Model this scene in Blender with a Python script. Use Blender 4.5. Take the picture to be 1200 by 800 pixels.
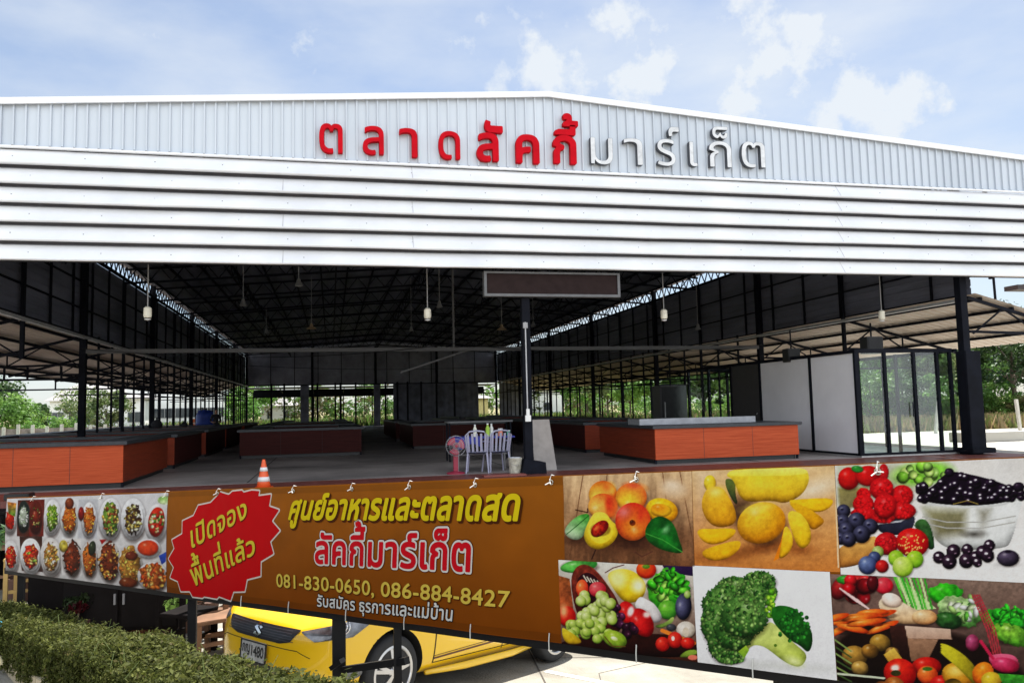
import bpy, bmesh, math, random
import numpy as np
from mathutils import Vector, Matrix
from mathutils.bvhtree import BVHTree
R = math.radians
random.seed(7); RNG = np.random.default_rng(7)
scene = bpy.context.scene
for _o in list(bpy.data.objects): bpy.data.objects.remove(_o)
COL = scene.collection

# ------------------------------------------------------------------ camera
FOC = 930.0                                   # focal length in pixels of a 1200 px wide frame
EYE = np.array([0.0, 0.0, 3.0])
_p, _r, _y = R(4.73), R(1.33), R(12.91)
_f = np.array([0, math.cos(_p), math.sin(_p)]); _x = np.array([1.0, 0, 0]); _u = np.cross(_x, _f)
_x, _u = _x*math.cos(_r)-_u*math.sin(_r), _u*math.cos(_r)+_x*math.sin(_r)
_Z = np.array([[math.cos(_y), math.sin(_y), 0], [-math.sin(_y), math.cos(_y), 0], [0, 0, 1]])
CF, CX, CU = _Z @ _f, _Z @ _x, _Z @ _u
cam = bpy.data.cameras.new('camera'); camo = bpy.data.objects.new('camera', cam); COL.objects.link(camo)
cam.sensor_width = 36; cam.lens = FOC/1200*36; cam.clip_start = .05; cam.clip_end = 6000
M3 = Matrix(((CX[0], CU[0], -CF[0]), (CX[1], CU[1], -CF[1]), (CX[2], CU[2], -CF[2])))
camo.matrix_world = Matrix.Translation(Vector(EYE)) @ M3.to_4x4()
scene.camera = camo
# measuring helpers: from a place measured on the photograph to a point of the site
def ray(x, y): return CF + CX*(x-600)/FOC + CU*(400-y)/FOC
def onY(x, y, Y): d = ray(x, y); return EYE + d*(Y/d[1])
def onX(x, y, X): d = ray(x, y); return EYE + d*(X/d[0])
def onZ(x, y, Z): d = ray(x, y); return EYE + d*((Z-EYE[2])/d[2])
def depth(x, y, d): return EYE + ray(x, y)*d

# ------------------------------------------------------------------ light
SUN = Vector((.22, .34, .91)).normalized()
EXPOSURE = 1.38; SKY = 0.058; SUN_E = 4.4
world = bpy.data.worlds.new('World'); scene.world = world; world.use_nodes = True
nt = world.node_tree; nt.nodes.clear()
def N(t, **kw):
    n = nt.nodes.new(t)
    for k, v in kw.items(): setattr(n, k, v)
    return n
def L(a, b): nt.links.new(a, b)
out = N('ShaderNodeOutputWorld'); bg = N('ShaderNodeBackground'); bg.inputs[1].default_value = SKY
sky = N('ShaderNodeTexSky', sky_type='NISHITA'); sky.sun_disc = False
sky.sun_elevation = math.asin(SUN.z); sky.sun_rotation = math.atan2(SUN.x, SUN.y)
sky.air_density = 1.0; sky.dust_density = .6; sky.ozone_density = 3.5
L(sky.outputs[0], bg.inputs[0])
tc = N('ShaderNodeTexCoord')
def wmath(op, a, b=None, c=None, clamp=False):
    n = N('ShaderNodeMath', operation=op); n.use_clamp = clamp
    for i, v in enumerate((a, b, c)):
        if v is None: continue
        if hasattr(v, 'links'): L(v, n.inputs[i])
        else: n.inputs[i].default_value = v
    return n.outputs[0]
nz = N('ShaderNodeTexNoise'); nz.inputs['Scale'].default_value = 17; nz.inputs['Detail'].default_value = 9; nz.inputs['Roughness'].default_value = .6
L(tc.outputs['Generated'], nz.inputs['Vector'])
nz2 = N('ShaderNodeTexNoise'); nz2.inputs['Scale'].default_value = 3.2; nz2.inputs['Detail'].default_value = 6; nz2.inputs['Roughness'].default_value = .55
mp = N('ShaderNodeMapping'); mp.inputs['Scale'].default_value = (1, 1, 2.6); L(tc.outputs['Generated'], mp.inputs[0]); L(mp.outputs[0], nz2.inputs['Vector'])
total = None
for (px, py, rad, amp) in [(632, 80, .095, 1.1), (675, 84, .07, 1.0), (590, 96, .07, 1.0), (738, 42, .075, 1.1), (748, 88, .085, 1.1), (775, 105, .06, .9), (890, 16, .10, 1.0), (860, 45, .06, .9),
                           (890, 78, .10, 1.1), (945, 40, .09, 1.0), (880, 116, .08, .95), (1010, 132, .075, 1.1), (1055, 140, .075, 1.1), (975, 150, .06, 1.0), (545, 46, .07, .6), (360, 75, .08, .45), (180, 40, .14, .35)]:
    d = ray(px, py); d = d/np.linalg.norm(d)
    vd = N('ShaderNodeVectorMath', operation='DISTANCE'); L(tc.outputs['Generated'], vd.inputs[0]); vd.inputs[1].default_value = d
    g = wmath('MULTIPLY', wmath('SUBTRACT', 1.0, wmath('DIVIDE', vd.outputs['Value'], rad), clamp=True), amp)
    total = g if total is None else wmath('MAXIMUM', total, g)
dens = wmath('ADD', wmath('MULTIPLY', total, 1.0), wmath('MULTIPLY', wmath('SUBTRACT', nz.outputs[0], .56), 2.9))
cum = wmath('MULTIPLY', wmath('MULTIPLY', dens, wmath('MULTIPLY', total, 3.0, clamp=True)), 1.35, clamp=True)
veil = wmath('ADD', .26, wmath('MULTIPLY', wmath('SUBTRACT', nz2.outputs[0], .38, clamp=True), 1.5), clamp=True)
mask = wmath('MAXIMUM', wmath('MULTIPLY', cum, .93), veil, clamp=True)
bgc = N('ShaderNodeBackground'); bgc.inputs[0].default_value = (.90, .95, 1.0, 1); bgc.inputs[1].default_value = .37
sp = N('ShaderNodeSeparateXYZ'); L(tc.outputs['Generated'], sp.inputs[0])   # unseen bright cloud added behind the viewer to light the fronts
behind = wmath('MULTIPLY', wmath('SUBTRACT', wmath('MULTIPLY', sp.outputs['Y'], -1.0), .05), 1.6, clamp=True)
L(wmath('ADD', bgc.inputs[1].default_value, wmath('MULTIPLY', behind, .55)), bgc.inputs[1]); mask = wmath('MAXIMUM', mask, wmath('MULTIPLY', behind, wmath('ADD', .35, nz2.outputs[0]), clamp=True), clamp=True)
mx = N('ShaderNodeMixShader'); L(mask, mx.inputs[0]); L(bg.outputs[0], mx.inputs[1]); L(bgc.outputs[0], mx.inputs[2]); L(mx.outputs[0], out.inputs[0])
sl = bpy.data.lights.new('sun', 'SUN'); sl.energy = SUN_E; sl.angle = R(.6); sl.color = (1, .96, .89)
slo = bpy.data.objects.new('sun', sl); COL.objects.link(slo); slo.rotation_euler = SUN.to_track_quat('Z', 'Y').to_euler(); slo.location = (0, 0, 40)
vs = scene.view_settings; vs.view_transform = 'Standard'; vs.look = 'None'; vs.exposure = EXPOSURE; vs.gamma = 1; vs.use_curve_mapping = False
scene.cycles.max_bounces = 12; scene.cycles.diffuse_bounces = 8; scene.cycles.transparent_max_bounces = 16; scene.cycles.use_denoising = True

# ------------------------------------------------------------------ materials
def s2l(c):
    c = np.asarray(c, float)/255.0
    return np.where(c <= .04045, c/12.92, ((c+.055)/1.055)**2.4)
MATS = {}
def mat(name, col, rough=.6, metal=0, var=.12, scale=6, bump=0, bscale=40, spec=.5, stretch=None, dark=None, coat=0):
    """procedural: base colour broken up by two noises, optional bump and second (dirt) colour"""
    if name in MATS: return MATS[name]
    m = bpy.data.materials.new(name); m.use_nodes = True; t = m.node_tree; b = t.nodes['Principled BSDF']
    b.inputs['Roughness'].default_value = rough; b.inputs['Metallic'].default_value = metal; b.inputs['Specular IOR Level'].default_value = spec
    b.inputs['Coat Weight'].default_value = coat
    tcn = t.nodes.new('ShaderNodeTexCoord'); vec = tcn.outputs['Object']
    if stretch:
        mpn = t.nodes.new('ShaderNodeMapping'); mpn.inputs['Scale'].default_value = stretch; t.links.new(vec, mpn.inputs[0]); vec = mpn.outputs[0]
    n = t.nodes.new('ShaderNodeTexNoise'); n.inputs['Scale'].default_value = scale; n.inputs['Detail'].default_value = 8; n.inputs['Roughness'].default_value = .6
    t.links.new(vec, n.inputs['Vector'])
    rp = t.nodes.new('ShaderNodeValToRGB'); c = np.array(col[:3], float); d = np.array(dark, float) if dark is not None else c*(1-var*1.6)
    rp.color_ramp.elements[0].position = .32; rp.color_ramp.elements[1].position = .68
    rp.color_ramp.elements[0].color = (*d, 1); rp.color_ramp.elements[1].color = (*np.minimum(c*(1+var), 1), 1)
    t.links.new(n.outputs[0], rp.inputs[0]); t.links.new(rp.outputs[0], b.inputs['Base Color'])
    if bump:
        n2 = t.nodes.new('ShaderNodeTexNoise'); n2.inputs['Scale'].default_value = bscale; n2.inputs['Detail'].default_value = 5
        t.links.new(vec, n2.inputs['Vector'])
        bp = t.nodes.new('ShaderNodeBump'); bp.inputs['Strength'].default_value = bump; bp.inputs['Distance'].default_value = .02
        t.links.new(n2.outputs[0], bp.inputs['Height']); t.links.new(bp.outputs[0], b.inputs['Normal'])
    MATS[name] = m; return m
def mat_attr(name, rough=.5, spec=.3, var=.08, bump=0, bscale=300, thru=0):
    """colour from the mesh's own 'Col' attribute (ink on cloth, leaf colours), with a fine noise"""
    if name in MATS: return MATS[name]
    m = bpy.data.materials.new(name); m.use_nodes = True; t = m.node_tree; b = t.nodes['Principled BSDF']
    b.inputs['Roughness'].default_value = rough; b.inputs['Specular IOR Level'].default_value = spec
    a = t.nodes.new('ShaderNodeVertexColor'); a.layer_name = 'Col'
    n = t.nodes.new('ShaderNodeTexNoise'); n.inputs['Scale'].default_value = 9; n.inputs['Detail'].default_value = 6
    tcn = t.nodes.new('ShaderNodeTexCoord'); t.links.new(tcn.outputs['Object'], n.inputs['Vector'])
    mr = t.nodes.new('ShaderNodeMapRange'); mr.inputs[1].default_value = .3; mr.inputs[2].default_value = .7; mr.inputs[3].default_value = 1-var; mr.inputs[4].default_value = 1.0
    t.links.new(n.outputs[0], mr.inputs[0])
    vm = t.nodes.new('ShaderNodeVectorMath'); vm.operation = 'SCALE'; t.links.new(a.outputs[0], vm.inputs[0]); t.links.new(mr.outputs[0], vm.inputs['Scale'])
    t.links.new(vm.outputs[0], b.inputs['Base Color'])
    if thru:                                        # thin leaves let light through
        tr = t.nodes.new('ShaderNodeBsdfTranslucent'); t.links.new(vm.outputs[0], tr.inputs[0]); ms = t.nodes.new('ShaderNodeMixShader'); ms.inputs[0].default_value = thru
        t.links.new(b.outputs[0], ms.inputs[1]); t.links.new(tr.outputs[0], ms.inputs[2]); t.links.new(ms.outputs[0], t.nodes['Material Output'].inputs[0])
    if bump:
        n2 = t.nodes.new('ShaderNodeTexNoise'); n2.inputs['Scale'].default_value = bscale
        t.links.new(tcn.outputs['Object'], n2.inputs['Vector'])
        bp = t.nodes.new('ShaderNodeBump'); bp.inputs['Strength'].default_value = bump; bp.inputs['Distance'].default_value = .004
        t.links.new(n2.outputs[0], bp.inputs['Height']); t.links.new(bp.outputs[0], b.inputs['Normal'])
    MATS[name] = m; return m
def mat_glass(name, tint=(.94, .975, .96), alpha=.82):
    if name in MATS: return MATS[name]
    m = bpy.data.materials.new(name); m.use_nodes = True; t = m.node_tree; t.nodes.remove(t.nodes['Principled BSDF'])
    o = t.nodes['Material Output']; a = t.nodes.new('ShaderNodeBsdfTransparent'); a.inputs[0].default_value = (*tint, 1)
    g = t.nodes.new('ShaderNodeBsdfGlossy'); g.inputs['Roughness'].default_value = .03
    n = t.nodes.new('ShaderNodeTexNoise'); n.inputs['Scale'].default_value = 1.5
    mr = t.nodes.new('ShaderNodeMapRange'); mr.inputs[3].default_value = .02; mr.inputs[4].default_value = .07; t.links.new(n.outputs[0], mr.inputs[0])
    mxs = t.nodes.new('ShaderNodeMixShader'); t.links.new(mr.outputs[0], mxs.inputs[0]); t.links.new(a.outputs[0], mxs.inputs[1]); t.links.new(g.outputs[0], mxs.inputs[2]); t.links.new(mxs.outputs[0], o.inputs[0])
    MATS[name] = m; return m

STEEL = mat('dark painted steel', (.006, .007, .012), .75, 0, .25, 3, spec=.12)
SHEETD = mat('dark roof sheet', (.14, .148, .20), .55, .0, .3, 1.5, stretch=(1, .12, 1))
SHEETB = mat('grey back sheet', (.30, .30, .36), .55, 0, .2, 1.2)
LEANR = mat('weathered lean-to sheet', (.66, .57, .48), .55, 0, .2, .9, stretch=(1, .15, 1), dark=(.46, .34, .26))
WSHEET = mat('white zinc sheet', (.55, .595, .655), .35, .05, .03, .8, stretch=(1, 1, .1), dark=(.47, .515, .575), bump=.12, bscale=5)
WFASC = mat('white fascia sheet', (.84, .85, .875), .3, 0, .01, 1.6, stretch=(.5, 1, .12), dark=(.73, .74, .775), bump=.10, bscale=3)
CONC = mat('hall floor concrete', (.29, .255, .24), .6, 0, .15, .45, bump=.25, dark=(.10, .088, .084))
LOT = mat('pale lot concrete', (.31, .29, .245), .85, 0, .08, 1.3, bump=.8, bscale=45, dark=(.165, .15, .122))
APRON = mat('pale apron concrete', (.40, .385, .345), .85, 0, .1, .3, dark=(.38, .36, .32))
TILE = mat('red brown tile', (.16, .045, .035), .45, 0, .25, 4, stretch=(4, 1, 1))
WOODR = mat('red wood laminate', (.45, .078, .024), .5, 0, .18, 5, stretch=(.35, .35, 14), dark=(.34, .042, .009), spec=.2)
WOODR_DEEPSHADE = mat('deep shade wood laminate', (.055, .012, .010), .6, 0, .18, 5, stretch=(.35, .35, 14), dark=(.03, .007, .007), spec=.1)  # the red laminate again, colour darkened for the shade of the inner rows
WOODR_SHADE = mat('dark shade red laminate', (.22, .034, .012), .5, 0, .18, 5, stretch=(.35, .35, 14), dark=(.14, .020, .008), spec=.15)  # red laminate with shade put into its colour, for ends and rear counters
TOPD = mat('dark stone counter top', (.022, .026, .034), .45, 0, .25, 12)
WHITE = mat('white paint', (.75, .75, .75), .45, 0, .05, 3)
GREYP = mat('grey paint', (.30, .30, .31), .5, 0, .1, 3)
BLACKP = mat('black plastic', (.015, .015, .016), .45, 0, .2, 5)
GLASS = mat_glass('clear booth glass')

# ------------------------------------------------------------------ mesh helpers
class MB:
    def __init__(s): s.v = []; s.f = []
    def add(s, vs, fs):
        n = len(s.v); s.v += [tuple(map(float, v)) for v in vs]; s.f += [tuple(i+n for i in f) for f in fs]
    def box(s, a, b):
        x0, y0, z0 = a; x1, y1, z1 = b
        s.add([(x0,y0,z0),(x1,y0,z0),(x1,y1,z0),(x0,y1,z0),(x0,y0,z1),(x1,y0,z1),(x1,y1,z1),(x0,y1,z1)],
              [(0,3,2,1),(4,5,6,7),(0,1,5,4),(1,2,6,5),(2,3,7,6),(3,0,4,7)])
    def bar(s, p, q, w, h=None, up=(0, 0, 1)):
        p, q = Vector(p), Vector(q); d = (q-p).normalized(); h = h or w; U = Vector(up)
        if abs(d.dot(U)) > .98: U = Vector((0, 1, 0))
        a = d.cross(U).normalized(); b = a.cross(d)
        c = [a*(-w/2)+b*(-h/2), a*(w/2)+b*(-h/2), a*(w/2)+b*(h/2), a*(-w/2)+b*(h/2)]
        s.add([p+k for k in c]+[q+k for k in c], [(0,1,2,3),(7,6,5,4),(0,4,5,1),(1,5,6,2),(2,6,7,3),(3,7,4,0)])
    def tube(s, pts, rad, n=8, cap=True):
        pts = [Vector(p) for p in pts]; rr = rad if hasattr(rad, '__len__') else [rad]*len(pts); rings = []
        for i, p in enumerate(pts):
            d = (pts[min(i+1, len(pts)-1)]-pts[max(i-1, 0)]).normalized()
            U = Vector((0, 0, 1)) if abs(d.z) < .9 else Vector((1, 0, 0))
            a = d.cross(U).normalized(); b = d.cross(a)
            rings.append([p+a*rr[i]*math.cos(2*math.pi*k/n)+b*rr[i]*math.sin(2*math.pi*k/n) for k in range(n)])
        vs = [v for r in rings for v in r]; fs = []
        for i in range(len(pts)-1):
            for k in range(n): fs.append((i*n+k, i*n+(k+1) % n, (i+1)*n+(k+1) % n, (i+1)*n+k))
        if cap: fs += [tuple(range(n)), tuple(range((len(pts)-1)*n, len(pts)*n))[::-1]]
        s.add(vs, fs)
    def lathe(s, prof, n=20, c=(0, 0, 0), axis='z'):
        vs = []; fs = []
        for (r_, z_) in prof:
            for k in range(n):
                t = 2*math.pi*k/n; a, b = r_*math.cos(t), r_*math.sin(t)
                v = (a, b, z_) if axis == 'z' else ((a, z_, b) if axis == 'y' else (z_, a, b))
                vs.append((v[0]+c[0], v[1]+c[1], v[2]+c[2]))
        m = len(prof)
        for i in range(m-1):
            for k in range(n): fs.append((i*n+k, i*n+(k+1) % n, (i+1)*n+(k+1) % n, (i+1)*n+k))
        if prof[0][0] > 1e-4: fs.append(tuple(range(n))[::-1])
        if prof[-1][0] > 1e-4: fs.append(tuple(range((m-1)*n, m*n)))
        s.add(vs, fs)
    def grid(s, nu, nv, fn):
        vs = [fn(i/nu, j/nv) for j in range(nv+1) for i in range(nu+1)]
        s.add(vs, [(j*(nu+1)+i, j*(nu+1)+i+1, (j+1)*(nu+1)+i+1, (j+1)*(nu+1)+i) for j in range(nv) for i in range(nu)])
    def build(s, name, m, parent=None, smooth=False, bevel=0, world=True):
        me = bpy.data.meshes.new(name); me.from_pydata(s.v, [], s.f); me.validate(); me.update()
        bm = bmesh.new(); bm.from_mesh(me); bmesh.ops.recalc_face_normals(bm, faces=bm.faces)
        if bevel: bmesh.ops.bevel(bm, geom=bm.edges[:], offset=bevel, segments=2, affect='EDGES', clamp_overlap=True)
        bm.to_mesh(me); bm.free()
        if smooth: me.shade_smooth()
        return link(name, me, m, parent)
def link(name, me, m, parent=None):
    o = bpy.data.objects.new(name, me); COL.objects.link(o)
    if m: me.materials.append(m)
    if parent: o.parent = parent
    return o
def tag(o, label=None, cat=None, group=None, kind=None):
    if label: o['label'] = label
    if cat: o['category'] = cat
    if group: o['group'] = group
    if kind: o['kind'] = kind
    return o
def empty(name, loc, label, cat, group=None, rz=0):
    o = bpy.data.objects.new(name, None); COL.objects.link(o); o.empty_display_size = .2
    o.location = loc; o.rotation_euler = (0, 0, rz); return tag(o, label, cat, group)
def hang(o, parent):
    """keep a mesh written in site coordinates where it is when it becomes a part"""
    o.parent = parent
    if not parent.parent: o.matrix_parent_inverse = Matrix.LocRotScale(parent.location, parent.rotation_euler, parent.scale).inverted()
    return o
def site(mb, name, m, parent, smooth=False, bevel=0): return hang(mb.build(name, m, None, smooth, bevel), parent)
def copy_tree(o, parent=None):
    c = o.copy(); COL.objects.link(c)
    if parent: c.parent = parent
    for ch in list(o.children): copy_tree(ch, c)
    return c
def colour_mesh(name, V, F, C, m, parent=None, smooth=False):
    me = bpy.data.meshes.new(name); me.from_pydata(V, [], F)
    a = me.color_attributes.new('Col', 'FLOAT_COLOR', 'POINT'); a.data.foreach_set('color', np.c_[C, np.ones(len(C))].astype(np.float32).ravel())
    me.update()
    if smooth: me.shade_smooth()
    return link(name, me, m, parent)
def fast_grid(name, V, nu, nv, C, m):
    """V (nv,nu,3) grid of points with colours, written with numpy"""
    me = bpy.data.meshes.new(name); nverts = nu*nv
    me.vertices.add(nverts); me.vertices.foreach_set('co', V.reshape(-1).astype(np.float32))
    i, j = np.meshgrid(np.arange(nu-1), np.arange(nv-1)); a = (j*nu+i).ravel(); q = np.c_[a, a+1, a+nu+1, a+nu].ravel(); nf = len(a)
    me.loops.add(nf*4); me.loops.foreach_set('vertex_index', q.astype(np.int32))
    me.polygons.add(nf); me.polygons.foreach_set('loop_start', (np.arange(nf)*4).astype(np.int32))
    me.update(calc_edges=True); me.validate()
    ca = me.color_attributes.new('Col', 'FLOAT_COLOR', 'POINT'); ca.data.foreach_set('color', np.c_[C.reshape(-1, 3), np.ones(nverts)].astype(np.float32).ravel())
    me.shade_smooth(); return link(name, me, m)

# ------------------------------------------------------------------ outlines: fields and filled shapes
def seg_dist(Px, Py, poly):
    A = np.asarray(poly, float); B = np.roll(A, -1, 0); best = np.full(Px.shape, 1e9); wind = np.zeros(Px.shape)
    for (ax, ay), (bx, by) in zip(A, B):
        dx, dy = bx-ax, by-ay; l2 = dx*dx+dy*dy
        if l2 < 1e-16: continue
        t = np.clip(((Px-ax)*dx+(Py-ay)*dy)/l2, 0, 1)
        np.minimum(best, (Px-ax-t*dx)**2+(Py-ay-t*dy)**2, out=best)
        cr = dx*(Py-ay)-(Px-ax)*dy
        wind += ((ay <= Py) & (by > Py) & (cr > 0)).astype(float)-((ay > Py) & (by <= Py) & (cr < 0)).astype(float)
    return np.sqrt(best), wind
def field(polys, cell, grow=0.0, pad=None):
    allp = np.concatenate([np.asarray(p, float) for p in polys]); pad = pad if pad is not None else abs(grow)+cell*2
    x0, y0 = allp.min(0)-pad; x1, y1 = allp.max(0)+pad
    xs = np.arange(x0, x1+cell, cell); ys = np.arange(y0, y1+cell, cell); GX, GY = np.meshgrid(xs, ys)
    D = np.full(GX.shape, 1e3); W = np.zeros(GX.shape)
    for p in polys:
        p = np.asarray(p, float); a, b = p.min(0)-pad, p.max(0)+pad
        i0, i1 = np.searchsorted(xs, [a[0], b[0]]); j0, j1 = np.searchsorted(ys, [a[1], b[1]])
        sub = (slice(max(j0-1, 0), j1+1), slice(max(i0-1, 0), i1+1))
        d, w = seg_dist(GX[sub], GY[sub], p); D[sub] = np.minimum(D[sub], d); W[sub] += w
    return xs, ys, np.where(W != 0, D, -D)+grow
def fill(xs, ys, F):
    """marching squares, filled: returns points (n,2), faces, boundary edges"""
    ny, nx = F.shape; ins = F > 0; pts = []; idx = {}; faces = []; edges = []
    def node(j, i):
        k = (j, i)
        if k not in idx: idx[k] = len(pts); pts.append((xs[i], ys[j]))
        return idx[k]
    def cross(a, b):
        k = (a, b) if a < b else (b, a); kk = ('e',)+k
        if kk not in idx:
            fa, fb = F[k[0]], F[k[1]]; t = min(max(fa/(fa-fb), .02), .98)
            idx[kk] = len(pts); pts.append((xs[k[0][1]]*(1-t)+xs[k[1][1]]*t, ys[k[0][0]]*(1-t)+ys[k[1][0]]*t))
        return idx[kk]
    cnt = ins[:-1, :-1].astype(int)+ins[1:, :-1]+ins[:-1, 1:]+ins[1:, 1:]
    for j, i in zip(*np.nonzero(cnt)):
        cs = [(j, i), (j, i+1), (j+1, i+1), (j+1, i)]
        if cnt[j, i] == 4: faces.append(tuple(node(*c) for c in cs)); continue
        poly = []; cr = []
        for k in range(4):
            a, b = cs[k], cs[(k+1) % 4]
            if ins[a]: poly.append(node(*a))
            if ins[a] != ins[b]:
                e = cross(a, b); poly.append(e); cr.append((e, bool(ins[a])))
        if len(poly) >= 3: faces.append(tuple(poly))
        for k in range(len(cr)):
            if cr[k][1]: edges.append((cr[k][0], cr[(k+1) % len(cr)][0]))
    return np.array(pts).reshape(-1, 2), faces, edges
def solid(pts, faces, edges, front, back):
    """front/back: functions of (n,2) points -> (n,3); closes the sides along the outline"""
    n = len(pts); V = np.concatenate([front(pts), back(pts)])
    F = list(faces)+[tuple(i+n for i in f[::-1]) for f in faces]+[(b, a, a+n, b+n) for a, b in edges]
    return [tuple(v) for v in V], F
# ------------------------------------------------------------------ lettering (outlines of the built-in typeface)
_G = {}
def _outline(s):
    c = bpy.data.curves.new('tmp', 'FONT'); c.body = s; c.resolution_u = 4; o = bpy.data.objects.new('tmp', c); COL.objects.link(o)
    bpy.context.view_layer.update(); dg = bpy.context.evaluated_depsgraph_get(); k = o.evaluated_get(dg).to_curve(dg); polys = []
    for sp in k.splines:
        P = []
        if sp.type == 'BEZIER':
            bp = sp.bezier_points; n = len(bp)
            for i in range(n):
                a, b = bp[i], bp[(i+1) % n]; p0, p1, p2, p3 = a.co, a.handle_right, b.handle_left, b.co
                straight = (p1-p0).cross(p3-p0).length < 1e-5 and (p2-p0).cross(p3-p0).length < 1e-5
                for t in ((0,) if straight else (0, .2, .4, .6, .8)):
                    q = p0*(1-t)**3+p1*3*t*(1-t)**2+p2*3*t*t*(1-t)+p3*t**3; P.append((q.x, q.y))
        else: P = [(p.co.x, p.co.y) for p in sp.points]
        if len(P) > 2: polys.append(np.array(P))
    bpy.data.objects.remove(o); bpy.data.curves.remove(c); return polys
def glyph(ch):
    if ch not in _G:
        P = _outline(ch)
        if ch == ' ': _G[ch] = ([], .28)
        else:
            P2 = _outline(ch+ch); a = max(p[:, 0].max() for p in P); b = max(p[:, 0].max() for p in P2); _G[ch] = (P, b-a)
    return _G[ch]
UPPER = '\u0e31\u0e34\u0e35\u0e36\u0e37'; TONE = '\u0e48\u0e49\u0e4a\u0e4b\u0e4c'
def text_polys(s, shear=0.0, track=0.0):
    x = 0; prev = ''; out_ = []
    for ch in s:
        P, adv = glyph(ch); dy = .2 if (ch in TONE and prev in UPPER) else 0; mark = ch in UPPER+TONE+'\u0e47\u0e38\u0e39'
        for p in P: out_.append(p+np.array([x-(track if mark else 0), dy]))
        x += adv+(0 if mark or ch == ' ' else track); prev = ch
    if shear: out_ = [np.c_[p[:, 0]+shear*p[:, 1], p[:, 1]] for p in out_]
    return out_
# ------------------------------------------------------------------ ground
SL = 1.65; TER = 1.50; XL, XC, XR = -7.1, 3.9, 14.9
COLY = [16.0, 25.5, 34.8, 44.1, 53.4, 62.7, 72.0]
def lot(x, y): return .45-.0725*(x+.03)-.0583*(y-7.71)
def sheet(name, pts, m):
    b = MB(); b.add(pts, [tuple(range(len(pts)))]); return tag(b.build(name, m), kind='structure')
GRASSG = mat('dry field ground', (.15, .15, .06), .95, 0, .3, .12, bump=.5, bscale=6, dark=(.20, .15, .08))
sheet('ground', [(-2500, 17.2, TER), (2500, 17.2, TER), (2500, 4000, TER), (-2500, 4000, TER)], GRASSG)
sheet('apron', [(XR+.3, 17.2, TER+.004), (70, 17.2, TER+.004), (70, 30.5, TER+.004), (XR+.3, 30.5, TER+.004)], APRON)
sheet('side_path', [(-20, 17.2, TER+.004), (XL-.2, 17.2, TER+.004), (XL-.2, 76, TER+.004), (-20, 76, TER+.004)], APRON)
sheet('car_park', [(x, y, lot(x, y)) for x, y in ((-60, -60), (60, -60), (60, 17.2), (-60, 17.2))], LOT)
b = MB(); b.box((-60, 17.2, -5), (60, 17.5, TER-.003)); tag(b.build('terrace_edge', mat('dark retaining wall', (.08, .075, .07), .9)), kind='structure')
PAINT = mat('worn white road paint', (.72, .72, .68), .7, 0, .1, 9, dark=(.45, .43, .38))
b = MB()
for (p, q, w) in [((238, 741), (276, 735), .1), ((640, 786), (760, 810), .1)]:
    z = .35
    P_ = []
    for (px, py) in (p, q):
        d = ray(px, py); t = (0+.45-.0725*.03+.0583*7.71-EYE[2])/(d[2]+.0725*d[0]+.0583*d[1]); P_.append(EYE+d*t)
    a, c = Vector(P_[0]), Vector(P_[1]); n = (c-a).normalized(); s_ = Vector((-n.y, n.x, 0))*w/2
    b.add([(v.x, v.y, lot(v.x, v.y)+.004) for v in (a-s_, c-s_, c+s_, a+s_)], [(0, 1, 2, 3)])
tag(b.build('bay_line', PAINT), kind='structure')
b = MB()
for (xa, ya, xb, yb) in ((-8, 6.1, 12, 5.1), (-8, 9.2, 12, 8.4), (1.3, 2, 2.9, 14.5), (4.6, 1, 6.2, 14.5), (-2.3, 5, -.6, 14.5), (2.0, 7.0, 2.5, 7.35), (2.5, 7.35, 2.7, 8.1), (2.7, 8.1, 3.4, 8.5)):
    p, q = Vector((xa, ya, 0)), Vector((xb, yb, 0)); n = (q-p).normalized(); w_ = Vector((-n.y, n.x, 0))*(.009 if (q-p).length > 2 else .004)
    b.add([(v.x, v.y, lot(v.x, v.y)+.003) for v in (p-w_, q-w_, q+w_, p+w_)], [(0, 1, 2, 3)])
tag(b.build('slab_joint', mat('dirty joint', (.07, .06, .05), .95)), kind='structure')
def onlot(px, py):
    d = ray(px, py); t = (.45-.0725*.03+.0583*7.71-EYE[2])/(d[2]+.0725*d[0]+.0583*d[1]); return EYE+d*t

# ------------------------------------------------------------------ market hall
hall = empty('market_hall', (XC, 16, SL), 'long open steel market hall with white ribbed gable front and dark interior', 'building')
def hp(mb, name, m, parent=None, **k): return site(mb, name, m, parent or hall, **k)
SLOPE = .073
def rz(x, z0=9.10): return z0-SLOPE*abs(x-XC)          # roof sheet underside
X0, X1 = XL-.10, XR+.10
b = MB()
b.box((XL-6.2, 16.3, SL-.35), (XR+.75, 73, SL)); flo = hp(b, 'floor', CONC)
for y in np.arange(20.5, 72, 4.65):
    b = MB(); b.box((XL-6.1, y-.012, SL+.001), (XR+.7, y+.012, SL+.004)); hp(b, 'floor_joint', mat('dark joint', (.05, .045, .045), .9), flo)
for x in (-1.6, 3.9, 9.4):
    b = MB(); b.box((x-.012, 16.4, SL+.005), (x+.012, 72, SL+.008)); hp(b, 'floor_joint', mat('dark joint', (.05, .045, .045), .9), flo)
b = MB(); b.box((XL-6.2, 14.8, SL-.38), (XR+.75, 16.297, SL-.004)); hp(b, 'tiled_edge', TILE)
b = MB(); b.box((XL-6, 17.0, -1.5), (XR+.6, 17.15, SL-.36)); hp(b, 'plinth_wall', mat('plinth', (.06, .055, .05), .9))
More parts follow.
